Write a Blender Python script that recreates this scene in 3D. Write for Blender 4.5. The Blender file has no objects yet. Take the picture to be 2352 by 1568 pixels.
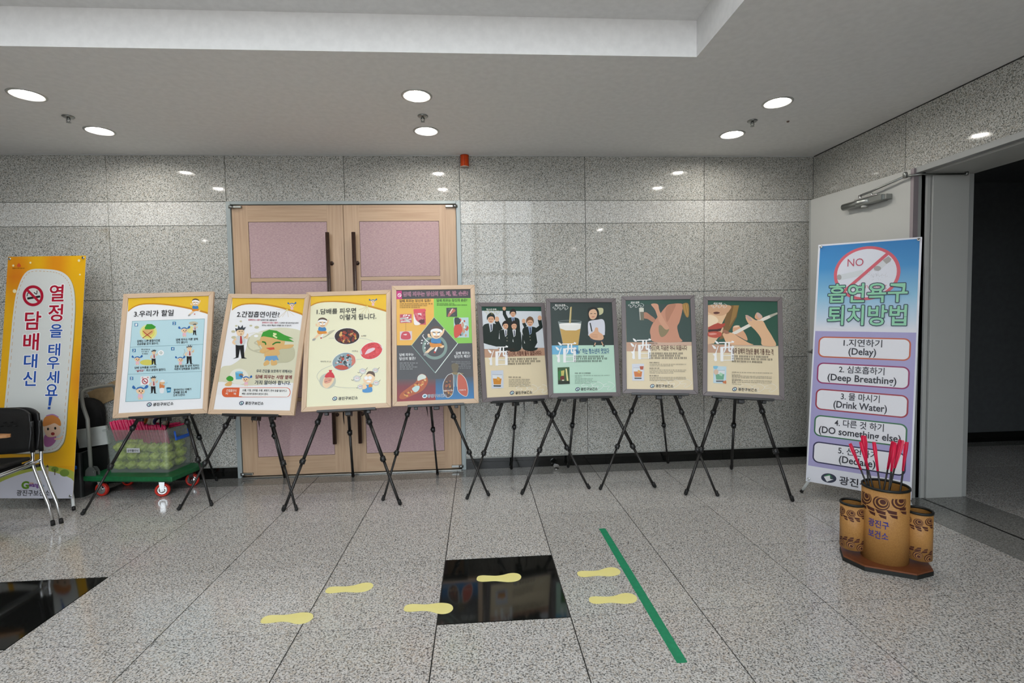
import bpy, bmesh, math, random
from mathutils import Vector, Matrix

random.seed(7)
S = bpy.context.scene
COL = S.collection
R = math.radians

# ------------------------------------------------------------------ camera
TILE = 0.6
CAM = Vector((0.21248, -2.19418, 1.35657))
YAW, PITCH, ROLL = R(3.77593), R(-2.79972), R(-1.04746)
fw = Vector((math.sin(YAW) * math.cos(PITCH), math.cos(YAW) * math.cos(PITCH), math.sin(PITCH)))
_r0 = Vector((math.cos(YAW), -math.sin(YAW), 0))
_u0 = _r0.cross(fw)
rt = _r0 * math.cos(ROLL) + _u0 * math.sin(ROLL)
up = -_r0 * math.sin(ROLL) + _u0 * math.cos(ROLL)
cd = bpy.data.cameras.new('camera')
cd.sensor_width = 36.0
cd.lens = 1160.56 / 2352 * 36.0
cd.clip_start = 0.02
cam = bpy.data.objects.new('camera', cd)
COL.objects.link(cam)
cam.matrix_world = Matrix(((rt.x, up.x, -fw.x, CAM.x), (rt.y, up.y, -fw.y, CAM.y), (rt.z, up.z, -fw.z, CAM.z), (0, 0, 0, 1)))
S.camera = cam

# ------------------------------------------------------------------ world: overcast daylight beyond the glazed front
W = bpy.data.worlds.new('overcast_sky')
S.world = W
W.use_nodes = True
bgn = W.node_tree.nodes['Background']
bgn.inputs[1].default_value = 4.8
_tc = W.node_tree.nodes.new('ShaderNodeTexCoord')
_sx = W.node_tree.nodes.new('ShaderNodeSeparateXYZ')
_cr = W.node_tree.nodes.new('ShaderNodeValToRGB')       # paved ground below the horizon, even overcast above
_cr.color_ramp.elements[0].position, _cr.color_ramp.elements[0].color = 0.49, (0.40, 0.40, 0.40, 1)
_cr.color_ramp.elements[1].position, _cr.color_ramp.elements[1].color = 0.51, (0.87, 0.94, 1.0, 1)
_mr = W.node_tree.nodes.new('ShaderNodeMapRange')
_mr.inputs['From Min'].default_value = -1.0
W.node_tree.links.new(_tc.outputs['Generated'], _sx.inputs[0])
W.node_tree.links.new(_sx.outputs['Z'], _mr.inputs['Value'])
W.node_tree.links.new(_mr.outputs[0], _cr.inputs[0])
W.node_tree.links.new(_cr.outputs[0], bgn.inputs[0])
LAMP_STRENGTH = 14.0
BULB_STRENGTH = 210.0
S.view_settings.view_transform = 'Standard'
S.view_settings.look = 'None'
S.view_settings.gamma = 1.0
S.view_settings.use_curve_mapping = False
S.view_settings.exposure = 0.22
S.cycles.adaptive_threshold = 0.04
S.cycles.caustics_reflective = False
S.cycles.caustics_refractive = False
S.cycles.max_bounces = 4
S.cycles.diffuse_bounces = 2
S.cycles.glossy_bounces = 2
S.cycles.transparent_max_bounces = 12

YW, ZC, XR = 2.2888, 2.7618, 3.291     # back wall plane, ceiling, right wall plane


# ------------------------------------------------------------------ helpers
def lin(c):
    return c / 12.92 if c <= 0.04045 else ((c + 0.055) / 1.055) ** 2.4


def rgb(h, a=1.0):
    if isinstance(h, str):
        h = h.lstrip('#')
        return tuple(lin(int(h[i:i + 2], 16) / 255) for i in (0, 2, 4)) + (a,)
    return tuple(lin(v / 255) for v in h) + (a,)


MATS = {}


def mat(name, col='#808080', rough=0.5, metal=0.0, spec=0.5, emit=None, estr=0.0, coat=0.0):
    if name in MATS:
        return MATS[name]
    m = bpy.data.materials.new(name)
    m.use_nodes = True
    b = m.node_tree.nodes['Principled BSDF']
    b.inputs['Base Color'].default_value = rgb(col)
    b.inputs['Roughness'].default_value = rough
    b.inputs['Metallic'].default_value = metal
    b.inputs['Specular IOR Level'].default_value = spec
    b.inputs['Coat Weight'].default_value = coat
    if emit:
        b.inputs['Emission Color'].default_value = rgb(emit)
        b.inputs['Emission Strength'].default_value = estr
    MATS[name] = m
    return m


def nodes_of(m):
    nt = m.node_tree
    return nt, nt.nodes, nt.links, nt.nodes['Principled BSDF']


def world_vec(nt, rnd=7.0):
    n, l = nt.nodes, nt.links
    g = n.new('ShaderNodeNewGeometry')
    oi = n.new('ShaderNodeObjectInfo')
    mu = n.new('ShaderNodeVectorMath'); mu.operation = 'SCALE'
    mu.inputs[0].default_value = (rnd, rnd * 1.7, rnd * 0.6)
    l.new(oi.outputs['Random'], mu.inputs['Scale'])
    ad = n.new('ShaderNodeVectorMath'); ad.operation = 'ADD'
    l.new(g.outputs['Position'], ad.inputs[0]); l.new(mu.outputs[0], ad.inputs[1])
    vr = n.new('ShaderNodeVectorRotate'); vr.rotation_type = 'EULER_XYZ'; vr.inputs['Rotation'].default_value = (0.61, 0.83, 0.37)
    l.new(ad.outputs[0], vr.inputs['Vector'])
    return vr.outputs[0], oi.outputs['Random']


def ramp(nt, stops, interp='LINEAR'):
    r = nt.nodes.new('ShaderNodeValToRGB')
    r.color_ramp.interpolation = interp
    e = r.color_ramp.elements
    e[0].position, e[0].color = stops[0][0], rgb(stops[0][1])
    e[1].position, e[1].color = stops[1][0], rgb(stops[1][1])
    for p, c in stops[2:]:
        k = e.new(p); k.color = rgb(c)
    return r


def granite(name, dark, mid, light, warm, scale=95, rough=0.12, spec=0.5, contrast=1.0, stain=False):
    if name in MATS:
        return MATS[name]
    m = mat(name, '#999999', rough, 0, spec)
    nt, n, l, b = nodes_of(m)
    v, rnd = world_vec(nt)
    no = n.new('ShaderNodeTexNoise'); no.inputs['Scale'].default_value = scale
    no.inputs['Detail'].default_value = 2.0; no.inputs['Roughness'].default_value = 0.65
    l.new(v, no.inputs['Vector'])
    w = 0.10 / contrast
    rp = ramp(nt, [(0.5 - w * 1.25, dark), (0.5 - w * 0.25, mid), (0.5 + w * 0.9, light)])
    l.new(no.outputs['Fac'], rp.inputs[0])
    n2 = n.new('ShaderNodeTexNoise'); n2.inputs['Scale'].default_value = scale * 0.55; n2.inputs['Detail'].default_value = 1.5
    l.new(v, n2.inputs['Vector'])
    r2 = n.new('ShaderNodeMapRange'); r2.inputs['From Min'].default_value = 0.53; r2.inputs['From Max'].default_value = 0.64
    r2.inputs['To Max'].default_value = 0.55
    l.new(n2.outputs['Fac'], r2.inputs['Value'])
    mx = n.new('ShaderNodeMix'); mx.data_type = 'RGBA'
    l.new(r2.outputs[0], mx.inputs['Factor']); l.new(rp.outputs[0], mx.inputs['A'])
    mx.inputs['B'].default_value = rgb(warm)
    hs = n.new('ShaderNodeHueSaturation')
    mr = n.new('ShaderNodeMapRange'); mr.inputs['To Min'].default_value = 0.93; mr.inputs['To Max'].default_value = 1.06
    l.new(rnd, mr.inputs['Value']); l.new(mr.outputs[0], hs.inputs['Value'])
    l.new(mx.outputs['Result'], hs.inputs['Color'])
    out = hs.outputs[0]
    if stain:   # a few rusty blotches in the stone
        n3 = n.new('ShaderNodeTexNoise'); n3.inputs['Scale'].default_value = 3.1; n3.inputs['Detail'].default_value = 4
        l.new(v, n3.inputs['Vector'])
        r3 = n.new('ShaderNodeMapRange'); r3.inputs['From Min'].default_value = 0.70; r3.inputs['From Max'].default_value = 0.78
        r3.inputs['To Max'].default_value = 0.5
        l.new(n3.outputs['Fac'], r3.inputs['Value'])
        m3 = n.new('ShaderNodeMix'); m3.data_type = 'RGBA'
        l.new(r3.outputs[0], m3.inputs['Factor']); l.new(out, m3.inputs['A'])
        m3.inputs['B'].default_value = rgb('#7d6a45')
        out = m3.outputs['Result']
    l.new(out, b.inputs['Base Color'])
    return m


def wood(name, c0, c1, axis=0, rough=0.45, scale=9):
    if name in MATS:
        return MATS[name]
    m = mat(name, c0, rough)
    nt, n, l, b = nodes_of(m)
    tc = n.new('ShaderNodeTexCoord')
    mp = n.new('ShaderNodeMapping')
    s = [scale * 9, scale * 9, scale * 9]; s[axis] = scale * 0.35
    mp.inputs['Scale'].default_value = s
    l.new(tc.outputs['Object'], mp.inputs[0])
    no = n.new('ShaderNodeTexNoise'); no.inputs['Scale'].default_value = 1.0; no.inputs['Detail'].default_value = 5
    l.new(mp.outputs[0], no.inputs['Vector'])
    rp = ramp(nt, [(0.3, c0), (0.7, c1)])
    l.new(no.outputs['Fac'], rp.inputs[0]); l.new(rp.outputs[0], b.inputs['Base Color'])
    bp = n.new('ShaderNodeBump'); bp.inputs['Strength'].default_value = 0.08
    l.new(no.outputs['Fac'], bp.inputs['Height']); l.new(bp.outputs[0], b.inputs['Normal'])
    return m


def mottled(name, c0, c1, scale=60, rough=0.7, bump=0.15, metal=0.0, spec=0.5):
    if name in MATS:
        return MATS[name]
    m = mat(name, c0, rough, metal, spec)
    nt, n, l, b = nodes_of(m)
    tc = n.new('ShaderNodeTexCoord')
    no = n.new('ShaderNodeTexNoise'); no.inputs['Scale'].default_value = scale; no.inputs['Detail'].default_value = 4
    l.new(tc.outputs['Object'], no.inputs['Vector'])
    rp = ramp(nt, [(0.35, c0), (0.65, c1)])
    l.new(no.outputs['Fac'], rp.inputs[0]); l.new(rp.outputs[0], b.inputs['Base Color'])
    if bump:
        bp = n.new('ShaderNodeBump'); bp.inputs['Strength'].default_value = bump; bp.inputs['Distance'].default_value = 0.002
        l.new(no.outputs['Fac'], bp.inputs['Height']); l.new(bp.outputs[0], b.inputs['Normal'])
    return m


def print_mat(name='printed_colour', rough=0.38, spec=0.4):
    if name in MATS:
        return MATS[name]
    m = mat(name, '#ffffff', rough, 0, spec)
    nt, n, l, b = nodes_of(m)
    a = n.new('ShaderNodeVertexColor'); a.layer_name = 'ink'
    tc = n.new('ShaderNodeTexCoord')
    no = n.new('ShaderNodeTexNoise'); no.inputs['Scale'].default_value = 400
    l.new(tc.outputs['Object'], no.inputs['Vector'])
    mr = n.new('ShaderNodeMapRange'); mr.inputs['To Min'].default_value = 0.97; mr.inputs['To Max'].default_value = 1.03
    l.new(no.outputs['Fac'], mr.inputs['Value'])
    hs = n.new('ShaderNodeHueSaturation')
    l.new(mr.outputs[0], hs.inputs['Value']); l.new(a.outputs['Color'], hs.inputs['Color'])
    l.new(hs.outputs[0], b.inputs['Base Color'])
    return m


def tag(o, label=None, cat=None, group=None, kind=None):
    if label: o['label'] = label
    if cat: o['category'] = cat
    if group: o['group'] = group
    if kind: o['kind'] = kind
    return o


def empty(name, loc=(0, 0, 0), rot=None, parent=None):
    o = bpy.data.objects.new(name, None)
    o.empty_display_size = 0.1
    COL.objects.link(o)
    if isinstance(rot, Matrix):
        o.matrix_world = Matrix.Translation(Vector(loc)) @ rot.to_4x4()
    else:
        o.location = loc
        if rot is not None:
            o.rotation_euler = (0, 0, rot)
    if parent: o.parent = parent
    return o


class MB:
    """Collects shapes into one mesh."""

    def __init__(s):
        s.bm = bmesh.new()

    def box(s, x0, x1, y0, y1, z0, z1, bev=0.0, M=None):
        g = bmesh.ops.create_cube(s.bm, size=1.0)
        vs = g['verts']
        for v in vs:
            v.co = Vector(((x0 + x1) / 2 + v.co.x * (x1 - x0), (y0 + y1) / 2 + v.co.y * (y1 - y0), (z0 + z1) / 2 + v.co.z * (z1 - z0)))
        if bev > 0:
            es = list({e for v in vs for e in v.link_edges})
            r = bmesh.ops.bevel(s.bm, geom=es, offset=bev, segments=2, profile=0.5, affect='EDGES')
            vs = list({v for f in r['faces'] for v in f.verts} | {v for v in vs if v.is_valid})
            # gather the whole island
            seen = set(vs); st = list(vs)
            while st:
                v = st.pop()
                for e in v.link_edges:
                    w = e.other_vert(v)
                    if w not in seen: seen.add(w); st.append(w)
            vs = list(seen)
        if M is not None:
            for v in vs: v.co = M @ v.co
        return s

    def prism(s, pts, z0, z1, M=None, bev=0.0):
        """polygon in xy extruded from z0 to z1"""
        lo = [s.bm.verts.new((p[0], p[1], z0)) for p in pts]
        hi = [s.bm.verts.new((p[0], p[1], z1)) for p in pts]
        n = len(pts)
        s.bm.faces.new(list(reversed(lo))); s.bm.faces.new(hi)
        for i in range(n):
            s.bm.faces.new((lo[i], lo[(i + 1) % n], hi[(i + 1) % n], hi[i]))
        if M is not None:
            for v in lo + hi: v.co = M @ v.co
        return s

    def tube(s, path, r, seg=10, caps=True, smooth=True):
        """round tube along a path; r is one radius or one per point"""
        path = [Vector(p) for p in path]
        n = len(path)
        rs = r if isinstance(r, (list, tuple)) else [r] * n
        rings = []
        t0 = (path[1] - path[0]).normalized()
        a = Vector((0, 0, 1)) if abs(t0.z) < 0.9 else Vector((1, 0, 0))
        nx = t0.cross(a).normalized()
        for i, p in enumerate(path):
            if i == 0: t = path[1] - path[0]
            elif i == n - 1: t = path[-1] - path[-2]
            else: t = (path[i + 1] - path[i]).normalized() + (path[i] - path[i - 1]).normalized()
            if t.length < 1e-9: t = path[i] - path[i - 1]
            t = t.normalized() if t.length > 1e-9 else t0
            nx = (nx - t * nx.dot(t))
            nx = nx.normalized() if nx.length > 1e-6 else t.orthogonal().normalized()
            ny = t.cross(nx)
            rings.append([s.bm.verts.new(p + (nx * math.cos(2 * math.pi * k / seg) + ny * math.sin(2 * math.pi * k / seg)) * rs[i]) for k in range(seg)])
        for a, b in zip(rings, rings[1:]):
            for k in range(seg):
                f = s.bm.faces.new((a[k], a[(k + 1) % seg], b[(k + 1) % seg], b[k])); f.smooth = smooth
        if caps:
            s.bm.faces.new(list(reversed(rings[0]))); s.bm.faces.new(rings[-1])
        return s

    def lathe(s, prof, seg=24, M=None, smooth=True, closed=False):
        """profile of (r, z) turned about z"""
        rings = []
        allv = []
        for (r, z) in prof:
            if r < 1e-6:
                v = s.bm.verts.new((0, 0, z)); rings.append([v]); allv.append(v)
            else:
                rg = [s.bm.verts.new((r * math.cos(2 * math.pi * k / seg), r * math.sin(2 * math.pi * k / seg), z)) for k in range(seg)]
                rings.append(rg); allv += rg
        pairs = list(zip(rings, rings[1:]))
        if closed: pairs.append((rings[-1], rings[0]))
        for a, b in pairs:
            for k in range(seg):
                if len(a) == 1 and len(b) == 1: continue
                if len(a) == 1: f = s.bm.faces.new((a[0], b[(k + 1) % seg], b[k]))
                elif len(b) == 1: f = s.bm.faces.new((a[k], a[(k + 1) % seg], b[0]))
                else: f = s.bm.faces.new((a[k], a[(k + 1) % seg], b[(k + 1) % seg], b[k]))
                f.smooth = smooth
        if M is not None:
            for v in allv: v.co = M @ v.co
        return s

    def quadstrip(s, A, B, smooth=False):
        va = [s.bm.verts.new(p) for p in A]; vb = [s.bm.verts.new(p) for p in B]
        for i in range(len(A) - 1):
            f = s.bm.faces.new((va[i], va[i + 1], vb[i + 1], vb[i])); f.smooth = smooth
        return s

    def sphere(s, c, r, seg=12, sc=(1, 1, 1)):
        g = bmesh.ops.create_uvsphere(s.bm, u_segments=seg, v_segments=max(6, seg * 2 // 3), radius=r)
        for v in g['verts']:
            v.co = Vector((v.co.x * sc[0], v.co.y * sc[1], v.co.z * sc[2])) + Vector(c)
            for f in v.link_faces: f.smooth = True
        return s

    def build(s, name, m, parent=None, loc=None, rot=None, fixn=True):
        if fixn: bmesh.ops.recalc_face_normals(s.bm, faces=s.bm.faces)
        me = bpy.data.meshes.new(name)
        s.bm.to_mesh(me); s.bm.free()
        o = bpy.data.objects.new(name, me)
        COL.objects.link(o)
        if m: me.materials.append(m)
        if parent: o.parent = parent
        if loc is not None: o.location = loc
        if rot is not None: o.rotation_euler = rot
        return o


def dup(o, parent=None, loc=None):
    c = o.copy(); COL.objects.link(c)
    c.parent = parent
    if loc is not None: c.location = loc
    return c


def dup_tree(o, parent=None):
    c = o.copy(); COL.objects.link(c); c.parent = parent
    for ch in list(o.children):
        dup_tree(ch, c)
    return c


def align_z(p0, p1):
    """matrix that puts +z along p0->p1 with origin p0"""
    d = (Vector(p1) - Vector(p0)).normalized()
    return Matrix.Translation(Vector(p0)) @ d.to_track_quat('Z', 'Y').to_matrix().to_4x4()


# ------------------------------------------------------------------ lettering (built-in font)
_TXT = {}


def text_mesh(sx, bold=0.0):
    key = (sx, round(bold, 4))
    if key in _TXT: return _TXT[key]
    c = bpy.data.curves.new('lettering', 'FONT')
    c.body = sx; c.size = 1.0; c.resolution_u = 3; c.offset = bold
    c.space_character = 1.0
    o = bpy.data.objects.new('lettering', c)
    me = bpy.data.meshes.new_from_object(o)
    vs = [(v.co.x, v.co.y) for v in me.vertices]
    fs = [list(p.vertices) for p in me.polygons]
    bpy.data.objects.remove(o); bpy.data.curves.remove(c); bpy.data.meshes.remove(me)
    _TXT[key] = (vs, fs)
    return _TXT[key]


def homography(src, dst):
    A, B = [], []
    for (x, y), (u, v) in zip(src, dst):
        A.append([x, y, 1, 0, 0, 0, -u * x, -u * y]); B.append(u)
        A.append([0, 0, 0, x, y, 1, -v * x, -v * y]); B.append(v)
    n = 8
    for i in range(n):
        p = max(range(i, n), key=lambda k: abs(A[k][i]))
        A[i], A[p] = A[p], A[i]; B[i], B[p] = B[p], B[i]
        for k in range(n):
            if k != i:
                f = A[k][i] / A[i][i]
                if f:
                    A[k] = [a - f * b for a, b in zip(A[k], A[i])]; B[k] -= f * B[i]
    return [B[i] / A[i][i] for i in range(n)]


class Art:
    """Flat print: coloured shapes in sheet metres (u right, v up from the bottom edge).
    Shapes are typed in the measured sheet grid given by the four corner coordinates."""

    def __init__(s, w, h, corners):
        s.w, s.h = w, h
        s.H = homography(corners, [(0, h), (w, h), (w, 0), (0, 0)])
        s.V, s.F, s.C = [], [], []          # picture
        s.tV, s.tF, s.tC = [], [], []       # lettering
        s.dz = 0.0004

    def uv(s, x, y):
        a = s.H
        d = a[6] * x + a[7] * y + 1
        return ((a[0] * x + a[1] * y + a[2]) / d, (a[3] * x + a[4] * y + a[5]) / d)

    def clampuv(s, u, v):
        return (min(max(u, 0), s.w), min(max(v, 0), s.h))

    def raw(s, uvs, col, L, txt=False):
        V, F, Cc = (s.tV, s.tF, s.tC) if txt else (s.V, s.F, s.C)
        b = len(V)
        cols = col if isinstance(col, list) else [rgb(col)] * len(uvs)
        for (u, v) in uvs:
            u, v = s.clampuv(u, v)
            V.append((u, v, L))
        F.append(list(range(b, b + len(uvs)))); Cc.append(cols)

    def poly(s, pts, col, L=1):
        s.raw([s.uv(*p) for p in pts], col, L); return s

    def blob(s, pts, col, L=1, n=5):
        """closed smooth outline through the points"""
        out = []
        k = len(pts)
        for i in range(k):
            p0, p1, p2, p3 = pts[i - 1], pts[i], pts[(i + 1) % k], pts[(i + 2) % k]
            for j in range(n):
                t = j / n
                out.append(tuple(0.5 * (2 * p1[c] + (p2[c] - p0[c]) * t + (2 * p0[c] - 5 * p1[c] + 4 * p2[c] - p3[c]) * t * t + (3 * p1[c] - p0[c] - 3 * p2[c] + p3[c]) * t ** 3) for c in (0, 1)))
        return s.poly(out, col, L)

    def ell(s, cx, cy, rx, ry, col, L=1, rot=0, n=24):
        c, k = math.cos(R(rot)), math.sin(R(rot))
        return s.poly([(cx + rx * math.cos(2 * math.pi * i / n) * c - ry * math.sin(2 * math.pi * i / n) * k,
                        cy + rx * math.cos(2 * math.pi * i / n) * k + ry * math.sin(2 * math.pi * i / n) * c) for i in range(n)], col, L)

    def line(s, pts, wd, col, L=2):
        q = [s.uv(*p) for p in pts]
        sc = abs(s.uv(pts[0][0] + 1, pts[0][1])[0] - s.uv(*pts[0])[0]) * wd / 2
        for (a, b) in zip(q, q[1:]):
            dx, dy = b[0] - a[0], b[1] - a[1]
            ln = math.hypot(dx, dy) or 1e-9
            nx, ny = -dy / ln * sc, dx / ln * sc
            ex, ey = dx / ln * sc * 0.4, dy / ln * sc * 0.4
            s.raw([(a[0] + nx - ex, a[1] + ny - ey), (a[0] - nx - ex, a[1] - ny - ey), (b[0] - nx + ex, b[1] - ny + ey), (b[0] + nx + ex, b[1] + ny + ey)], col, L)
        return s

    def curve(s, pts, wd, col, L=2, n=6, closed=False):
        out = []
        k = len(pts)
        rng = k if closed else k - 1
        for i in range(rng):
            p1, p2 = pts[i], pts[(i + 1) % k]
            p0 = pts[i - 1] if (closed or i > 0) else p1
            p3 = pts[(i + 2) % k] if (closed or i + 2 < k) else p2
            for j in range(n):
                t = j / n
                out.append(tuple(0.5 * (2 * p1[c] + (p2[c] - p0[c]) * t + (2 * p0[c] - 5 * p1[c] + 4 * p2[c] - p3[c]) * t * t + (3 * p1[c] - p0[c] - 3 * p2[c] + p3[c]) * t ** 3) for c in (0, 1)))
        out.append(out[0] if closed else pts[-1])
        return s.line(out, wd, col, L)

    def ring(s, cx, cy, rx, ry, wd, col, L=2, a0=0, a1=360, n=36, rot=0):
        c, k = math.cos(R(rot)), math.sin(R(rot))
        for i in range(n):
            q = []
            for (t, e) in ((i, 0), (i + 1, 0), (i + 1, 1), (i, 1)):
                a = R(a0 + (a1 - a0) * t / n)
                X, Y = (rx - wd * e) * math.cos(a), (ry - wd * e) * math.sin(a)
                q.append((cx + X * c - Y * k, cy + X * k + Y * c))
            s.poly(q, col, L)
        return s

    def rrect(s, x0, y0, x1, y1, r, col, L=1):
        pts = []
        for (cx, cy, a0) in ((x1 - r, y0 + r, -90), (x1 - r, y1 - r, 0), (x0 + r, y1 - r, 90), (x0 + r, y0 + r, 180)):
            for j in range(6):
                a = R(a0 + 18 * j)
                pts.append((cx + r * math.cos(a), cy + r * math.sin(a)))
        return s.poly(pts, col, L)

    def grad(s, x0, y0, x1, y1, stops, L=1):
        """vertical colour run printed on the sheet, stops = [(t, colour)]"""
        for (t0, c0), (t1, c1) in zip(stops, stops[1:]):
            a, b = y0 + (y1 - y0) * t0, y0 + (y1 - y0) * t1
            s.poly([(x0, a), (x1, a), (x1, b), (x0, b)], [rgb(c0), rgb(c0), rgb(c1), rgb(c1)], L)
        return s

    def text(s, tx, x0, y0, x1, h, col, L=9, bold=0.012, outline=None, ow=0.05, y1=None):
        """lettering fitted between x0 and x1 on baseline y0, h tall"""
        vs, fs = text_mesh(tx, 0.0)
        if not vs: return s
        ax, bx = min(v[0] for v in vs), max(v[0] for v in vs)
        ay, by = min(v[1] for v in vs), max(v[1] for v in vs)
        ua, va = s.uv(x0, y0)
        ub, vb = s.uv(x1, y1 if y1 is not None else y0)
        hh = s.uv((x0 + x1) / 2, y0 - h)[1] - s.uv((x0 + x1) / 2, y0)[1]
        vm = (va + vb) / 2
        kx, ky = (ub - ua) / (bx - ax), hh / (by - ay)
        lay = []
        if outline:         # rim: the same letters shifted all round underneath
            for q in range(12):
                lay.append((bold, outline, L, ow * math.cos(q * math.pi / 6), ow * math.sin(q * math.pi / 6)))
        lay.append((bold, col, L + 1, 0.0, 0.0))
        for bo, cc, lv, sx_, sy_ in lay:
            vs2, fs2 = text_mesh(tx, bo) if bo else (vs, fs)
            b = len(s.tV)
            for (x, y) in vs2:
                u, v = s.clampuv(ua + (x - ax + sx_) * kx, vm + (y - ay + sy_) * ky)
                s.tV.append((u, v, lv))
            c4 = rgb(cc)
            for f in fs2:
                s.tF.append([b + i for i in f]); s.tC.append([c4] * len(f))
        return s

    def greek(s, x0, y0, x1, h, col, L=9, y1=None):
        """a line of print too fine to read: word-length dashes"""
        y1 = y0 if y1 is None else y1
        x = x0
        while x < x1 - h * 0.5:
            w = min(h * random.uniform(0.7, 0.95) * random.choice((1, 2, 2, 3, 3, 4)), x1 - x)
            k = x
            while k < x + w - h * 0.3:
                yy = y0 + (y1 - y0) * (k - x0) / max(1e-6, x1 - x0)
                kw = h * 0.62
                for (dy0, dy1) in ((-1.0, -0.72), (-0.58, -0.36), (-0.22, 0.0)):
                    q = random.uniform(0.0, 0.22) * kw
                    s.raw([s.uv(k + q, yy + dy0 * h), s.uv(k + kw, yy + dy0 * h), s.uv(k + kw, yy + dy1 * h), s.uv(k + q, yy + dy1 * h)], col, L, True)
                k += h * 0.86
            x += w + h * 0.45
        return s

    def _mesh(s, V, F, Cc, name, m, parent, fn):
        me = bpy.data.meshes.new(name)
        # every shape lies a hair above the one before it, so nothing is coplanar
        cnt, seen = {}, {}
        for f in F:
            q = V[f[0]][2]; cnt[q] = cnt.get(q, 0) + 1
        P, F2 = [], []
        for f in F:
            q = V[f[0]][2]; k = seen.get(q, 0); seen[q] = k + 1
            lift = q + 0.9 * k / cnt[q]
            F2.append(list(range(len(P), len(P) + len(f))))
            P += [fn(V[i][0], V[i][1], lift) for i in f]
        me.from_pydata(P, [], F2)
        ca = me.color_attributes.new('ink', 'FLOAT_COLOR', 'CORNER')
        ca.data.foreach_set('color', [x for cols in Cc for c in cols for x in c])
        me.materials.append(m)
        o = bpy.data.objects.new(name, me); COL.objects.link(o)
        o.parent = parent
        return o

    def build(s, parent, m, x0=None, z0=0.0, yf=0.0, name='print_sheet', fn=None, letter_name='lettering'):
        """front faces -y; x0 = left edge in the parent's frame"""
        x0 = -s.w / 2 if x0 is None else x0
        if fn is None:
            fn = lambda u, v, L: (x0 + u, yf - L * s.dz, z0 + v)
        b = len(s.V)
        return s._mesh(s.V + s.tV, s.F + [[i + b for i in f] for f in s.tF], s.C + s.tC, name, m, parent, fn)

# ------------------------------------------------------------------ materials of the place
G_FLOOR = granite('floor_granite', '#575552', '#b0aeab', '#d6d4d1', '#beb2a4', scale=140, rough=0.13, spec=0.42)
G_WALL = granite('wall_granite', '#62635e', '#b0b0aa', '#d4d4cf', '#b4ab9d', scale=135, rough=0.045, spec=0.32, stain=True)
G_BAND = granite('band_granite', '#8c8c88', '#cacac6', '#e8e8e4', '#bdb6aa', scale=135, rough=0.045, spec=0.32)
G_BORDER = granite('border_granite', '#565654', '#7f7f7c', '#9b9b98', '#807c74', scale=130, rough=0.12, spec=0.45, contrast=0.7)
BLACKSTONE = granite('black_granite', '#0a0b0a', '#101110', '#191a19', '#131310', scale=140, rough=0.06, spec=0.5)
GROUT = mat('dark_grout', '#2a2826', 0.8)
WJOINT = mat('wall_joint', '#8f9598', 0.6)
PAINT = mottled('ceiling_paint', '#e9e8e6', '#efeeec', 25, 0.75, 0.03)
STEEL_GREY = mat('grey_enamel', '#a9aba9', 0.42, 0.0, 0.4)
STEEL_LT = mat('pale_enamel', '#c3c4c0', 0.45, 0.0, 0.4)
FRAME_GREY = mat('door_frame_enamel', '#9fa8a8', 0.35, 0.1)
CHROME = mat('chrome', '#d9dadb', 0.12, 1.0)
SATIN = mat('satin_steel', '#9a9d9b', 0.32, 1.0)
BLACK_PL = mottled('black_plastic', '#131313', '#1a1a1a', 90, 0.42, 0.05)
RUBBER = mottled('black_rubber', '#0e0e0e', '#141414', 120, 0.7, 0.1)
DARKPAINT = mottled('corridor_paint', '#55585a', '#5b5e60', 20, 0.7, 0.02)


def box_obj(name, m, x0, x1, y0, y1, z0, z1, parent=None, bev=0.0):
    return MB().box(x0, x1, y0, y1, z0, z1, bev).build(name, m, parent)


# ------------------------------------------------------------------ floor
XL, YB = -6.6, -4.2
floor = box_obj('floor', GROUT, XL, 8.0, YB, 2.62, -0.12, -0.0035)
tag(floor, 'speckled grey polished granite floor laid in square tiles with thin dark joints', kind='structure')
gap = 0.0026
tm = MB().box(gap, TILE - gap, gap, TILE - gap, -0.012, 0).build('floor_tile', G_FLOOR, floor, (0, 0, 0))
tm.location = (-6 * TILE, -2 * TILE, 0)
BLACK_TILES = {(0, 0), (-4, 0)}
first = True
for r in range(-4, 3):
    for c in range(-11, 5):
        if first:
            tm.location = (c * TILE, r * TILE, 0); first = False; continue
        if (c, r) in BLACK_TILES:
            continue
        dup(tm, floor, (c * TILE, r * TILE, 0))
for k, (c, r) in enumerate(sorted(BLACK_TILES)):
    o = MB().box(gap, TILE - gap, gap, TILE - gap, -0.012, 0).build('black_tile', BLACKSTONE, floor, (c * TILE, r * TILE, 0))
    o['label'] = 'glossy black granite tile set into the grey floor'
# narrow row in front of the border, then the darker border strip along the wall
Y4 = 2.065
for c in range(-11, 5):
    box_obj('floor_tile', G_FLOOR, c * TILE + gap, (c + 1) * TILE - gap, 3 * TILE + gap, Y4 - gap, -0.012, 0, floor)
for c in range(-10, 4, 2):
    o = box_obj('border_tile', G_BORDER, c * TILE + gap, (c + 2) * TILE - gap, Y4 + gap, YW + 0.004, -0.012, 0, floor)
box_obj('border_tile', G_BORDER, 4 * TILE + gap, XR, Y4 + gap, YW + 0.004, -0.012, 0, floor)
for r in range(-4, 4):
    y1 = (r + 1) * TILE if r < 3 else Y4
    box_obj('floor_tile', G_FLOOR, 3.0 + gap, 3.095 - gap, r * TILE + gap, y1 - gap, -0.012, 0, floor)
for k in range(-2, 2):
    box_obj('border_tile', G_BORDER, 3.095 + gap, 3.362, k * 1.2 + gap, (k + 1) * 1.2 - gap if k < 1 else Y4 - gap, -0.012, 0, floor)
for k in range(-2, 1):
    box_obj('border_tile', G_BORDER, 3.378, 3.70 - gap, k * 1.2 + gap, (k + 1) * 1.2 - gap, -0.012, 0, floor)
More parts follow.
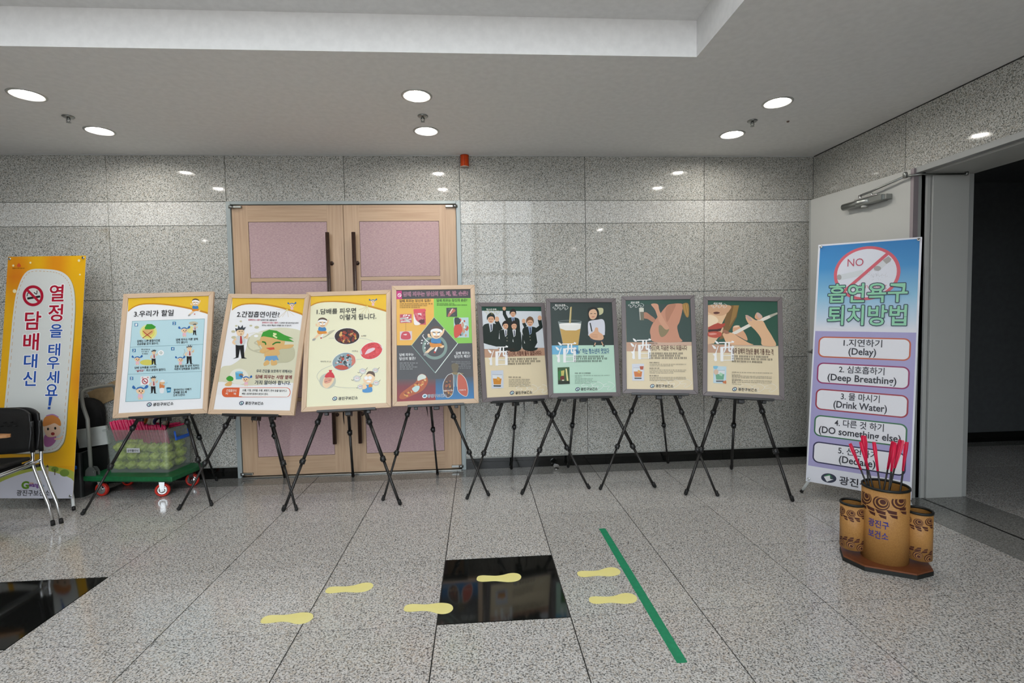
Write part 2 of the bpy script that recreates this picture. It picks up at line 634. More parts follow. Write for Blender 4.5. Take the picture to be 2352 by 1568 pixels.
# behind the camera: paving without separate tiles
box_obj('paving', G_FLOOR, XL, 3.70, YB, -4 * TILE - gap, -0.012, 0, floor)
# corridor paving beyond the doorway
for r in range(-3, 4):
    for c in range(0, 7):
        x0 = 3.70 + c * TILE
        box_obj('floor_tile', G_FLOOR, x0 + gap, min(x0 + TILE, 7.9) - gap, r * TILE + gap, min((r + 1) * TILE, 2.4) - gap, -0.012, 0, floor)
box_obj('border_tile', G_BORDER, 3.70, 7.9, 2.4 + gap, 2.56, -0.012, 0, floor)

# ------------------------------------------------------------------ back wall of granite slabs
wall_back = MB().box(XL, -1.885, YW + 0.02, YW + 0.25, 0, 3.1).box(0.065, 3.70, YW + 0.02, YW + 0.25, 0, 3.1)\
    .box(-1.885, 0.065, YW + 0.02, YW + 0.25, 2.375, 3.1).box(-1.885, 0.065, YW + 0.10, YW + 0.25, 0, 2.375).build('wall_back', WJOINT)
tag(wall_back, 'back wall clad in speckled grey granite slabs with a paler band', kind='structure')
BB = 0.096
JX = [XL, -5.70, -4.70, -3.79, -2.852, -1.895, -0.91, 0.076, 1.181, 2.266, XR]
JZ = [BB + 0.006, 0.94, 1.557, 2.174, 2.374, ZC]
g2 = 0.0022
for i in range(len(JX) - 1):
    for k in range(len(JZ) - 1):
        x0, x1, z0, z1 = JX[i], JX[i + 1], JZ[k], JZ[k + 1]
        if x0 > -1.9 and x1 < 0.08 and k < 4:
            continue        # the double door stands here
        o = box_obj('granite_slab', G_BAND if k == 3 else G_WALL, x0 + g2, x1 - g2, YW, YW + 0.022, z0 + g2, z1 - g2, wall_back)
bb = empty('baseboard_back', (0, YW, 0)); tag(bb, 'black polished stone baseboard along the back wall', kind='structure')
for (x0, x1) in ((XL, -4.1), (-4.1, -2.9), (-2.9, -1.897), (0.078, 1.345), (1.345, 2.44), (2.44, XR)):
    box_obj('skirting_piece', BLACKSTONE, x0 + 0.001, x1 - 0.001, -0.006, 0.02, 0.001, BB, bb)
box_obj('skirting_lip', mat('joint_bead', '#a9aaa6', 0.5), XL, -1.897, -0.004, 0.02, BB, BB + 0.006, bb)
box_obj('skirting_lip', MATS['joint_bead'], 0.078, XR, -0.004, 0.02, BB, BB + 0.006, bb)

# ------------------------------------------------------------------ right wall with the doorway
DY = 1.19          # far jamb of the doorway
DN = -0.80         # near jamb
LZ = 2.345
wall_right = MB().box(XR + 0.02, 3.70, DY, YW + 0.25, 0, 3.1).box(XR + 0.02, 3.70, DN, DY, LZ, 3.1)\
    .box(XR + 0.02, 3.70, YB, DN, 0, 3.1).build('wall_right', WJOINT)
tag(wall_right, 'right wall of grey granite slabs around an open doorway', kind='structure')
for (y0, y1, z0, z1) in ((1.29, YW, LZ, ZC), (0.2, 1.29, LZ, ZC), (-0.8, 0.2, LZ, ZC), (-1.9, -0.8, LZ, ZC), (-3.2, -1.9, LZ, ZC), (YB, -3.2, LZ, ZC),
                         (1.235, YW, 0.10, 0.94), (1.235, YW, 0.94, 1.557), (1.235, YW, 1.557, LZ),
                         (-1.9, -0.85, 0, LZ), (-3.2, -1.9, 0, LZ), (YB, -3.2, 0, LZ)):
    box_obj('granite_slab', G_WALL, XR, XR + 0.022, y0 + g2, y1 - g2, z0 + g2, z1 - g2, wall_right)
bbr = box_obj('baseboard_right', BLACKSTONE, XR - 0.006, XR + 0.02, 1.235, YW - 0.007, 0.001, BB)
tag(bbr, 'black stone baseboard at the foot of the right wall', kind='structure')

# steel door frame round the doorway
trim = empty('trim_1', (XR, DY, 0)); tag(trim, 'grey enamelled steel door frame lining the dark doorway', kind='structure')
def tb(name, m, x0, x1, y0, y1, z0, z1): return box_obj(name, m, x0 - XR, x1 - XR, y0 - DY, y1 - DY, z0, z1, trim, 0.002)
tb('casing', STEEL_GREY, XR - 0.012, XR + 0.035, DY - 0.004, DY + 0.045, 0, LZ)
tb('rebate', STEEL_GREY, XR + 0.035, XR + 0.065, DY + 0.0, DY + 0.045, 0, LZ - 0.03)
tb('rebate', STEEL_LT, XR + 0.065, XR + 0.095, DY - 0.012, DY + 0.045, 0, LZ - 0.04)
tb('seal', mat('frame_seal', '#3a3c3a', 0.6), XR + 0.095, XR + 0.104, DY - 0.004, DY + 0.045, 0, LZ - 0.04)
tb('jamb_panel', STEEL_LT, XR + 0.104, XR + 0.375, DY - 0.02, DY + 0.045, 0, LZ - 0.045)
tb('jamb_edge', STEEL_GREY, XR + 0.375, XR + 0.415, DY - 0.014, DY + 0.045, 0, LZ - 0.045)
tb('casing', STEEL_GREY, XR - 0.012, XR + 0.035, DN - 0.045, DN + 0.004, 0, LZ)
tb('jamb_panel', STEEL_LT, XR + 0.035, XR + 0.415, DN - 0.045, DN + 0.02, 0, LZ - 0.045)
tb('head_casing', STEEL_GREY, XR - 0.012, XR + 0.035, DN, DY, LZ - 0.04, LZ)
tb('head_rebate', MATS['frame_seal'], XR + 0.035, XR + 0.065, DN, DY, LZ - 0.02, LZ)
tb('head_panel', STEEL_LT, XR + 0.065, XR + 0.415, DN, DY, LZ - 0.045, LZ)
sill = box_obj('trim_2', mat('threshold_groove', '#1c1d1c', 0.5), 3.363, 3.377, DN, DY - 0.02, -0.01, 0.001)
tag(sill, 'thin dark threshold groove running across the doorway floor', kind='structure')

# unlit corridor beyond
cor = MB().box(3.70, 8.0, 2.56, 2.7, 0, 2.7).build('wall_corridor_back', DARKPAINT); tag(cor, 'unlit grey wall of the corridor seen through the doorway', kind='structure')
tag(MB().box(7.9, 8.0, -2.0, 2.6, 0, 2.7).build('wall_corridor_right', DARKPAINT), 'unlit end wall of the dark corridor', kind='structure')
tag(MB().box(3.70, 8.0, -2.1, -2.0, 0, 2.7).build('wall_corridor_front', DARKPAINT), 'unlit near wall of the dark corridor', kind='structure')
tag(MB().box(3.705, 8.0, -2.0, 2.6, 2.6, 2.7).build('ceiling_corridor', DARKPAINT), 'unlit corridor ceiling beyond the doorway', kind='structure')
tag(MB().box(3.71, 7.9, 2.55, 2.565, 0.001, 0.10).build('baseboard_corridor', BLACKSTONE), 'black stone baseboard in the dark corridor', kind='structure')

# ------------------------------------------------------------------ ceiling with the raised well and holes for the lamps
WX0, WX1, WY0, WY1, WZ = -2.9, 1.44, YB, 0.578, 2.957
AY, AZ = 0.10, 5.6        # unseen tall glazed bay, added so that daylight brightens the well
LAMPS = [(-2.505, 1.148), (-2.507, 1.745), (-0.145, 1.105), (-0.147, 1.711), (2.252, 1.150), (2.245, 1.747),
         (2.25, -1.54), (2.25, -3.83), (-4.45, -2.32)]
HR = 0.080


def holed_plane(bm, x0, x1, y0, y1, z, holes):
    vs = [bm.verts.new(p) for p in ((x0, y0, z), (x1, y0, z), (x1, y1, z), (x0, y1, z))]
    es = [bm.edges.new((vs[i], vs[(i + 1) % 4])) for i in range(4)]
    for (hx, hy) in holes:
        rg = [bm.verts.new((hx + HR * math.cos(2 * math.pi * k / 32), hy + HR * math.sin(2 * math.pi * k / 32), z)) for k in range(32)]
        es += [bm.edges.new((rg[k], rg[(k + 1) % 32])) for k in range(32)]
    bmesh.ops.triangle_fill(bm, use_beauty=True, use_dissolve=False, edges=es)


cm = MB()
inside = lambda x0, x1, y0, y1: [p for p in LAMPS if x0 < p[0] < x1 and y0 < p[1] < y1]
for rc in ((XL, XR + 0.02, WY1, YW + 0.02), (XL, WX0, YB, WY1), (WX1, XR + 0.02, YB, WY1)):
    holed_plane(cm.bm, *rc, ZC, inside(*rc))
bm = cm.bm
def q4(*p): bm.faces.new([bm.verts.new(v) for v in p])
q4((WX0, WY1, ZC), (WX1, WY1, ZC), (WX1, WY1, WZ), (WX0, WY1, WZ))
q4((WX1, WY1, ZC), (WX1, WY0, ZC), (WX1, WY0, WZ), (WX1, WY1, WZ))
q4((WX0, WY0, ZC), (WX0, WY1, ZC), (WX0, WY1, WZ), (WX0, WY0, WZ))
q4((WX0, AY, WZ), (WX1, AY, WZ), (WX1, WY1, WZ), (WX0, WY1, WZ))
q4((WX0, AY, WZ), (WX0, AY, AZ), (WX1, AY, AZ), (WX1, AY, WZ))  # from here the walls and top of the added daylight bay
q4((WX0, WY0, WZ), (WX0, WY0, AZ), (WX0, AY, AZ), (WX0, AY, WZ))
q4((WX1, WY0, WZ), (WX1, AY, WZ), (WX1, AY, AZ), (WX1, WY0, AZ))
q4((WX0, WY0, AZ), (WX1, WY0, AZ), (WX1, AY, AZ), (WX0, AY, AZ))
ceil = cm.build('ceiling', PAINT, fixn=False)
tag(ceil, 'white painted ceiling with a raised rectangular well', kind='structure')
slab = MB().box(XL - 0.2, 3.9, AY + 0.02, YW + 0.3, 3.1, 3.2).box(XL - 0.2, WX0 - 0.02, YB - 0.2, AY + 0.02, 3.1, 3.2).box(WX1 + 0.02, 3.9, YB - 0.2, AY + 0.02, 3.1, 3.2)\
    .box(WX0 - 0.1, WX1 + 0.1, YB - 0.1, AY + 0.1, AZ + 0.02, AZ + 0.12).box(WX0 - 0.1, WX0 - 0.02, YB, AY + 0.1, 3.2, AZ + 0.02).box(WX1 + 0.02, WX1 + 0.1, YB, AY + 0.1, 3.2, AZ + 0.02).box(WX0, WX1, AY + 0.02, AY + 0.1, 3.2, AZ + 0.02).build('ceiling_slab', PAINT); tag(slab, 'ceiling structure above the painted ceiling, with the shell of the added daylight bay', kind='structure')
ct = box_obj('trim_3', mat('ceiling_edge_bead', '#c9cbc9', 0.5), XL, XR, YW - 0.012, YW, ZC - 0.006, ZC + 0.002)
tag(ct, 'slim metal edge bead where ceiling meets back wall', kind='structure')
ct2 = box_obj('trim_4', mat('dark_edge_strip', '#2e302e', 0.6), XR - 0.006, XR, YB, YW - 0.013, ZC - 0.006, ZC + 0.002)  # dark strip laid along the ceiling edge of the right wall
tag(ct2, 'thin dark strip where ceiling meets right wall', kind='structure')

# ------------------------------------------------------------------ left wall and the glazed front behind the camera
wl = MB().box(XL - 0.2, XL, YB, YW + 0.25, 0, 3.1).build('wall_left', PAINT); tag(wl, 'plain pale wall at the far left end', kind='structure')
win = empty('window_1', (0, YB, 0)); tag(win, 'unseen glazed front sized for its daylight, with slim grey mullions', kind='structure')  # unseen; height and width chosen for the daylight it lets in
gm = mat('window_glass', '#ffffff', 0.0)
nt, n, l, b = nodes_of(gm)
tr = n.new('ShaderNodeBsdfTransparent'); gl = n.new('ShaderNodeBsdfGlossy'); gl.inputs['Roughness'].default_value = 0.02
ms = n.new('ShaderNodeMixShader'); ms.inputs[0].default_value = 0.06
l.new(tr.outputs[0], ms.inputs[1]); l.new(gl.outputs[0], ms.inputs[2])
l.new(ms.outputs[0], n['Material Output'].inputs[0])
GX0, GX1 = WX0, WX1       # width of the glass
for k in range(8):
    x = GX0 + (GX1 - GX0) * k / 7
    box_obj('mullion', STEEL_GREY, x - 0.03, x + 0.03, -0.05, 0.05, 0, AZ, win)
    if k < 7:
        x2 = GX0 + (GX1 - GX0) * (k + 1) / 7
        box_obj('pane', gm, x + 0.03, x2 - 0.03, -0.004, 0.004, 0.06, AZ - 0.04, win)
box_obj('transom', STEEL_GREY, GX0, GX1, -0.05, 0.05, AZ - 0.04, AZ + 0.02, win)
box_obj('transom', STEEL_GREY, GX0, GX1, -0.04, 0.04, 2.25, 2.31, win)
box_obj('transom', STEEL_GREY, GX0, GX1, -0.05, 0.05, 0, 0.06, win)
wf = MB().box(XL, GX0 - 0.03, YB - 0.1, YB + 0.05, 0, 3.1).box(GX1 + 0.03, 3.70, YB - 0.1, YB + 0.05, 0, 3.1).build('wall_front', PAINT)
tag(wf, 'plain wall either side of the glazed entrance behind the viewer', kind='structure')

# ------------------------------------------------------------------ ceiling lamps
LAMP_E = mat('lamp_glow', '#ffffff', 0.5, emit='#fffaf2', estr=LAMP_STRENGTH)
BULB_E = mat('bulb_glow', '#ffffff', 0.5, emit='#fffaf2', estr=BULB_STRENGTH)
REFL = mat('lamp_reflector', '#f2f2f0', 0.4)
TRIM = mat('lamp_trim', '#b9bab6', 0.35, 0.6)


def make_lamp():
    t = empty('downlight', (0, 0, ZC))
    MB().lathe([(HR - 0.001, 0.004), (HR - 0.001, -0.003), (HR + 0.008, -0.006), (HR + 0.016, -0.003), (HR + 0.017, 0.0)], 40).build('trim_ring', TRIM, t)
    MB().lathe([(HR, 0.0), (HR - 0.004, 0.03), (HR - 0.010, 0.06), (HR - 0.02, 0.075)], 40).build('reflector', REFL, t)
    MB().lathe([(0.0, 0.014), (0.05, 0.014), (HR - 0.004, 0.016), (HR - 0.004, 0.022), (0.0, 0.022)], 40).build('diffuser', LAMP_E, t)
    MB().lathe([(0.0, 0.004), (0.040, 0.006), (0.045, 0.0135), (0.0, 0.0135)], 24).build('bulb', BULB_E, t)
    return t


lamp_labels = ['bright round ceiling downlight at the far left, nearer the viewer', 'bright round downlight at the left, close to the back wall',
               'bright round ceiling downlight above the double door, nearer the viewer', 'bright round downlight above the double door, close to the wall',
               'bright round ceiling downlight at the right, nearer the viewer', 'bright round downlight at the right, close to the back wall',
               'round ceiling downlight beside the well, behind the viewer', 'round ceiling downlight by the glazed front on the right',
               'round ceiling downlight left of the well, behind the viewer', 'round ceiling downlight left of the well, beyond the frame']
lamp0 = make_lamp()
for i, (x, y) in enumerate(LAMPS):
    t = lamp0 if i == 0 else dup_tree(lamp0)
    t.location = (x, y, ZC)
    tag(t, lamp_labels[i], 'ceiling light', 'round ceiling downlights')


def make_sprinkler():
    t = empty('fire_sprinkler', (0, 0, ZC))
    MB().lathe([(0.0, -0.0005), (0.034, -0.0005), (0.036, -0.004), (0.030, -0.009), (0.012, -0.010), (0, -0.010)], 24).build('cover_plate', SATIN, t)
    MB().tube([(0.0, 0, -0.009), (0, 0, -0.022)], 0.008).tube([(-0.009, 0, -0.014), (-0.012, 0, -0.028), (0, 0, -0.040)], 0.003, 6).tube([(0.009, 0, -0.014), (0.012, 0, -0.028), (0, 0, -0.040)], 0.003, 6)\
        .build('nozzle', SATIN, t)
    MB().lathe([(0, -0.038), (0.013, -0.039), (0.014, -0.042), (0, -0.042)], 16).build('deflector', SATIN, t)
    return t


sp0 = make_sprinkler()
for i, (x, y, lb) in enumerate(((-2.518, 1.477, 'small metal fire sprinkler between the two left downlights'), (-0.142, 1.422, 'small metal fire sprinkler between the two middle downlights'), (2.252, 1.463, 'small metal fire sprinkler between the two right downlights'))):
    t = sp0 if i == 0 else dup_tree(sp0)
    t.location = (x, y, ZC); tag(t, lb, 'sprinkler', 'ceiling fire sprinklers')
hk = MB().lathe([(0, -0.0005), (0.010, -0.0005), (0.008, -0.008), (0.0, -0.010)], 12).build('ceiling_plug', mat('brown_plug', '#6d5a4e', 0.6), None, (2.526, 1.466, ZC))
tag(hk, 'tiny brown plug in the ceiling right of the right sprinkler', 'plug')

# ------------------------------------------------------------------ orange alarm lamp on the wall
al = empty('alarm_beacon', (0.124, YW, 2.655)); tag(al, 'orange half-round alarm lamp high on the back wall', 'alarm lamp')
ORG = mottled('orange_lens', '#d8420a', '#e0520c', 40, 0.3, 0.02)
pts = [(0.036 * math.cos(R(a)), -0.012 - 0.040 * math.sin(R(a))) for a in range(0, 181, 15)] + [(-0.036, -0.001), (0.036, -0.001)]
MB().prism(pts, 0.008, 0.100).build('lens', ORG, al)
pts2 = [(p[0] * 1.06, p[1] * 1.03 if p[1] < -0.002 else p[1]) for p in pts]
MB().prism(pts2, 0.0, 0.008).build('base', mat('beacon_base', '#b7aaa0', 0.5), al)
MB().prism(pts2, 0.100, 0.104).build('cap', mat('beacon_cap', '#a8330a', 0.4), al)
for a in (20, 90, 160):
    MB().tube([(0.037 * math.cos(R(a)), -0.013 - 0.040 * math.sin(R(a)), 0.008), (0.037 * math.cos(R(a)), -0.013 - 0.040 * math.sin(R(a)), 0.1)], 0.0016, 6).build('rib', MATS['beacon_cap'], al)

# ------------------------------------------------------------------ double door
d1 = empty('door_1', (-0.91, YW, 0)); tag(d1, 'pale oak double door with pink fabric panels in a grey frame', kind='structure')
OAKV = wood('oak_upright', '#b7977a', '#caac8d', 2, 0.42, 7)
OAKH = wood('oak_cross', '#b7977a', '#caac8d', 0, 0.42, 7)
PINK = mat('pink_fabric', '#bd9fa0', 0.85)
nt, n, l, b = nodes_of(PINK)
tc = n.new('ShaderNodeTexCoord'); mp = n.new('ShaderNodeMapping'); mp.inputs['Scale'].default_value = (60, 60, 420)
no = n.new('ShaderNodeTexNoise'); no.inputs['Scale'].default_value = 1.0; no.inputs['Detail'].default_value = 3
l.new(tc.outputs['Object'], mp.inputs[0]); l.new(mp.outputs[0], no.inputs['Vector'])
rp = ramp(nt, [(0.3, '#a98b90'), (0.7, '#cfb3b2')]); l.new(no.outputs['Fac'], rp.inputs[0]); l.new(rp.outputs[0], b.inputs['Base Color'])
DX = 0.91
def db(name, m, x0, x1, y0, y1, z0, z1, par=d1, bev=0.0): return box_obj(name, m, x0 + DX, x1 + DX, y0, y1, z0, z1, par, bev)
db('frame_jamb', FRAME_GREY, -1.897, -1.860, -0.012, 0.06, 0, 2.375, bev=0.003)
db('frame_jamb', FRAME_GREY, 0.040, 0.078, -0.012, 0.06, 0, 2.375, bev=0.003)
db('frame_head', FRAME_GREY, -1.860, 0.040, -0.012, 0.06, 2.347, 2.375, bev=0.003)
db('frame_back', MATS['frame_seal'], -1.86, 0.04, 0.055, 0.09, 0.0, 2.36)
db('threshold', SATIN, -1.86, 0.04, -0.035, 0.05, 0.0005, 0.010, bev=0.002)
HND = mottled('bronze_bar', '#33221b', '#3d2a22', 50, 0.35, 0.03)
Zp = [(1.728, 2.200), (0.690, 1.692), (0.178, 0.655)]       # fabric panels, top to bottom
for side in (0, 1):
    x0, x1 = ((-1.855, -0.9285), (-0.9255, 0.036))[side]
    lf = db('door_leaf', mat('leaf_core', '#4a3a2e', 0.7), x0 + 0.002, x1 - 0.002, 0.012, 0.045, 0.016, 2.340)
    lf['label'] = ('left', 'right')[side] + ' oak door leaf with three pink panels'
    p0, p1 = ((-1.724, -1.068), (-0.795, -0.111))[side]
    def dl(name, m, a, b2, z0, z1, y0=0.0, y1=0.02): return db(name, m, a, b2, y0, y1, z0, z1, lf)
    if side == 0:
        dl('stile', OAKV, x0, p0, 0.014, 2.342); dl('stile', OAKV, p1, -0.945, 0.014, 2.342)
        dl('meeting_strip', OAKV, -0.9447, -0.9285, 0.014, 2.342, -0.006)
    else:
        dl('stile', OAKV, -0.9255, p0, 0.014, 2.342); dl('stile', OAKV, p1, x1, 0.014, 2.342)
    dl('rail', OAKH, p0, p1, 2.203, 2.342); dl('rail', OAKH, p0, p1, 1.695, 1.725)
    dl('rail', OAKH, p0, p1, 0.658, 0.687); dl('rail', OAKH, p0, p1, 0.014, 0.175)
    for (z0, z1) in Zp:
        dl('fabric_panel', PINK, p0 + 0.003, p1 - 0.003, z0, z1, 0.003)
    hx = (-1.05, -0.832)[side] + DX
    h = MB().tube([(hx, -0.062, 0.285), (hx, -0.062, 2.10)], 0.0165, 16)
    for z in (0.53, 1.845):
        h.tube([(hx + 0.0, -0.062, z), (hx + 0.012, -0.02, z), (hx + 0.012, 0.0, z)], 0.009, 8)
        h.lathe([(0.0, 0.0), (0.018, 0.0), (0.018, 0.006), (0, 0.006)], 14, Matrix.Translation((hx + 0.012, 0.0, z)) @ Matrix.Rotation(R(90), 4, 'X'))
    o = h.build('pull_handle', HND, lf); o['label'] = 'long dark bronze pull bar'
    kx = (x0 + 0.012, x1 - 0.012)[side] + DX
    sg = (1, -1)[side]
    for z in (0.024, 2.315):
        p = MB().lathe([(0, 0), (0.022, 0), (0.022, 0.022), (0, 0.022)], 20, Matrix.Translation((kx - sg * 0.008, -0.012, z)))
        p.box(min(kx, kx + sg * 0.075), max(kx, kx + sg * 0.075), -0.022, 0.002, z + 0.002, z + 0.020, 0.002)
        p.build('pivot_hinge', SATIN, lf)

# ------------------------------------------------------------------ grey steel door folded back against the right wall
hin, fre = Vector((3.262, 1.185)), Vector((3.165, 2.15))
dv = (fre - hin); Wd = dv.length; ang = math.atan2(dv.y, dv.x)
d2 = empty('door_2', (hin.x, hin.y, 0), ang); tag(d2, 'plain grey steel door opened back against the right wall', kind='structure')
# local x runs from hinge to free edge, local +y faces the room
lf = MB().box(0.0, Wd, -0.036, 0.0, 0.012, 2.338, 0.002).build('door_leaf', STEEL_LT, d2)
MB().box(-0.004, 0.02, -0.038, 0.002, 0.012, 2.338).build('edge_strip', mat('leaf_edge', '#9a9094', 0.4), d2)
MB().box(Wd - 0.015, Wd + 0.003, -0.038, 0.002, 0.012, 2.338).build('edge_strip', STEEL_GREY, d2)
cl = MB().tube([(0.30, 0.045, 2.185), (0.55, 0.045, 2.185)], 0.026, 18).box(0.19, 0.42, 0.002, 0.066, 2.160, 2.208, 0.006).box(0.16, 0.195, 0.0, 0.05, 2.165, 2.203, 0.004).build('closer_body', SATIN, d2)
MB().lathe([(0, 0), (0.022, 0), (0.020, 0.012), (0, 0.014)], 16, Matrix.Translation((0.36, 0.04, 2.146))).build('closer_cap', STEEL_LT, d2)
MB().box(0.163, 0.167, 0.048, 0.0515, 2.168, 2.200).box(0.19, 0.194, 0.048, 0.0515, 2.168, 2.200).build('closer_plate', CHROME, d2)
MB().box(0.24, 0.44, 0.020, 0.055, 2.212, 2.220, 0.002).tube([(0.40, 0.04, 2.21), (0.40, 0.04, 2.245)], 0.012).tube([(0.30, 0.035, 2.215), (0.30, 0.035, 2.24)], 0.008)\
    .build('closer_bracket', CHROME, d2)
MB().tube([(0.40, 0.04, 2.243), (0.30, 0.04, 2.252), (0.03, 0.035, 2.290)], 0.008, 8).build('closer_arm', SATIN, d2)
MB().tube([(0.03, 0.035, 2.290), (-0.035, -0.02, 2.288), (-0.085, -0.335, 2.286)], 0.007, 8).tube([(-0.085, -0.335, 2.276), (-0.085, -0.335, 2.300)], 0.011, 10).lathe([(0, -0.012), (0.014, -0.012), (0.014, 0.022), (0.009, 0.03), (0, 0.03)], 14, Matrix.Translation((0.03, 0.035, 2.290)))\
    .build('closer_link', SATIN, d2)
MB().lathe([(0, 0), (0.026, 0), (0.026, 0.008), (0, 0.008)], 18, Matrix.Translation((Wd - 0.07, 0, 1.0)) @ Matrix.Rotation(R(-90), 4, 'X'))\
    .tube([(Wd - 0.07, 0.0, 1.0), (Wd - 0.07, 0.05, 1.0), (Wd - 0.10, 0.058, 1.0), (Wd - 0.19, 0.058, 0.998)], 0.010, 10).build('lever_handle', SATIN, d2)
st = MB().lathe([(0, 0.0), (0.020, 0.0), (0.018, 0.012), (0.013, 0.03), (0.016, 0.05), (0.0, 0.055)], 18).build('door_stop', mat('white_plastic', '#d5d6d3', 0.4), None, (3.235, 1.155, 0))
tag(st, 'small white door stop at the foot of the doorway jamb', 'door stop')

# chrome half-dome stop on the floor by the skirting
ds = empty('chrome_door_stop', (0.876, 2.20, 0)); tag(ds, 'chrome half-dome door stop on the floor by the baseboard', 'door stop')
MB().lathe([(0, 0), (0.020, 0), (0.020, 0.004), (0.008, 0.006), (0.008, 0.022), (0, 0.022)], 20).build('base', CHROME, ds)
MB().prism([(0.027 * math.cos(R(a)), 0.027 * math.sin(R(a))) for a in range(0, 181, 12)], -0.012, 0.012, Matrix.Translation((0, 0, 0.020)) @ Matrix.Rotation(R(90), 4, 'X')).build('bumper', CHROME, ds)

# ------------------------------------------------------------------ picture stands (tripod easels) and framed posters
EBLACK = mottled('easel_black', '#18191a', '#202122', 60, 0.35, 0.03, spec=0.5)
ERIB = mat('easel_tube', '#2b2a29', 0.32, 0.3)
WOODF_H = wood('frame_wood_cross', '#c9ac8e', '#d8bda1', 0, 0.5, 14)
WOODF_V = wood('frame_wood_upright', '#c9ac8e', '#d8bda1', 2, 0.5, 14)
DARKF_H = wood('frame_mauve_cross', '#6c6465', '#766e6f', 0, 0.42, 14)
DARKF_V = wood('frame_mauve_upright', '#6c6465', '#766e6f', 2, 0.42, 14)
BACKB = mottled('backing_board', '#8a7a63', '#94846c', 30, 0.8, 0.05)
PRINT = print_mat()


def board_matrix(yaw, lean, roll):
    ex = Vector((math.cos(yaw), math.sin(yaw), 0)); n = Vector((math.sin(yaw), -math.cos(yaw), 0))
    upv = Vector((0, 0, 1)) * math.cos(lean) - n * math.sin(lean)
    a = ex * math.cos(roll) + upv * math.sin(roll); b = -ex * math.sin(roll) + upv * math.cos(roll)
    y = b.cross(a)      # away from the viewer
    return Matrix(((a.x, y.x, b.x), (a.y, y.y, b.y), (a.z, y.z, b.z)))


def make_frame(name, label, w, h, bw, loc, yaw, lean, roll, mh, mv, group, rc=0.0):
    t = empty(name, loc, board_matrix(R(yaw), R(lean), R(roll)))
    tag(t, label, 'poster', group)
    T = 0.024
    def bar(pts, m):
        # mitred bar: polygon in x,z pushed through y
        mb = MB().prism([(p[0], p[1]) for p in pts], 0, T, Matrix(((1, 0, 0, 0), (0, 0, 1, 0), (0, 1, 0, 0), (0, 0, 0, 1))))
        bmesh.ops.bevel(mb.bm, geom=list(mb.bm.edges), offset=0.0018, segments=1, affect='EDGES')
        return mb.build('frame_bar', m, t)
    a, g = w / 2, 0.0003
    bar([(-a, 0), (a, 0), (a - bw, bw), (-a + bw, bw)], mh)
    bar([(-a, h), (-a + bw, h - bw), (a - bw, h - bw), (a, h)], mh)
    bar([(-a, g), (-a + bw, bw + g), (-a + bw, h - bw - g), (-a, h - g)], mv)
    bar([(a, g), (a, h - g), (a - bw, h - bw - g), (a - bw, bw + g)], mv)
    MB().box(-a + bw * 0.5, a - bw * 0.5, 0.010, 0.020, bw * 0.5, h - bw * 0.5).build('backing', BACKB, t)
    return t


WW, WH, DWd, DH = 0.658, 0.953, 0.569, 0.790
BW = 0.0355
#        bottom centre (x, y, z)          yaw     lean    roll
PO = [((-2.161, 1.697, 0.670), 2.701, 14.211, 1.065), ((-1.495, 1.661, 0.664), -5.92, 17.528, -1.574),
      ((-0.790, 1.648, 0.683), 1.933, 18.411, 1.031), ((-0.125, 1.692, 0.693), 2.947, 13.385, 0.151),
      ((0.513, 1.713, 0.703), 12.557, 13.352, -0.88), ((1.034, 1.683, 0.720), 0.732, 11.16, -0.705),
      ((1.607, 1.618, 0.739), -13.734, 14.115, -0.413), ((2.179, 1.445, 0.719), -17.534, 15.305, -2.317)]
EA = [  # front-left foot, front-right foot, top of the stand, rear foot
    ((-2.630, 1.541), (-1.783, 1.618), (-2.169, 1.850, 1.050), (-2.050, 2.225)),
    ((-1.980, 1.556), (-1.112, 1.449), (-1.501, 1.813, 0.995), (-1.485, 2.235)),
    ((-1.204, 1.451), (-0.384, 1.474), (-0.842, 1.824, 1.091), (-0.892, 2.181)),
    ((-0.526, 1.578), (0.262, 1.587), (-0.213, 1.842, 1.093), (-0.167, 2.151)),
    ((0.101, 1.532), (1.049, 1.649), (0.534, 1.833, 1.033), (0.479, 2.235)),
    ((0.517, 1.585), (1.563, 1.617), (1.029, 1.818, 1.099), (0.986, 2.219)),
    ((1.131, 1.619), (1.952, 1.378), (1.629, 1.753, 1.068), (1.905, 2.235)),
    ((1.733, 1.432), (2.425, 1.217), (2.236, 1.606, 1.155), (2.374, 1.991))]
which = ['board numbered 3 with the blue comic panels', 'board numbered 2 with the big green-haired figure', 'cream board numbered 1 with oval pictures',
         'colourful board with the dark diamond', 'board of five cheering students', 'board with the glass of beer', 'board with the bare figure', 'board with red lips and a cigarette']
STRAP = [  # ribbons hanging below the boards: lists of world points, width
    [[(-2.215, 1.80, 0.70), (-2.222, 1.795, 0.60), (-2.216, 1.79, 0.555)], [(-2.20, 1.80, 0.70), (-2.165, 1.795, 0.665), (-2.160, 1.79, 0.585), (-2.19, 1.785, 0.535)]],
    [[(-1.535, 1.80, 0.71), (-1.545, 1.80, 0.64), (-1.54, 1.79, 0.575)], [(-1.53, 1.80, 0.71), (-1.505, 1.80, 0.67), (-1.49, 1.795, 0.52)]],
    [[(-0.862, 1.87, 0.72), (-0.872, 1.87, 0.60), (-0.866, 1.865, 0.52)]],
    [[(-0.225, 1.87, 0.72), (-0.215, 1.87, 0.64), (-0.205, 1.865, 0.56)]],
    [[(0.535, 1.86, 0.72), (0.565, 1.855, 0.69), (0.568, 1.85, 0.60), (0.572, 1.85, 0.535)]],
    [[(1.03, 1.86, 0.75), (1.09, 1.855, 0.70), (1.075, 1.85, 0.65), (1.04, 1.85, 0.60)], [(1.10, 1.85, 0.73), (1.085, 1.85, 0.67), (1.095, 1.85, 0.63)]],
    [], []]

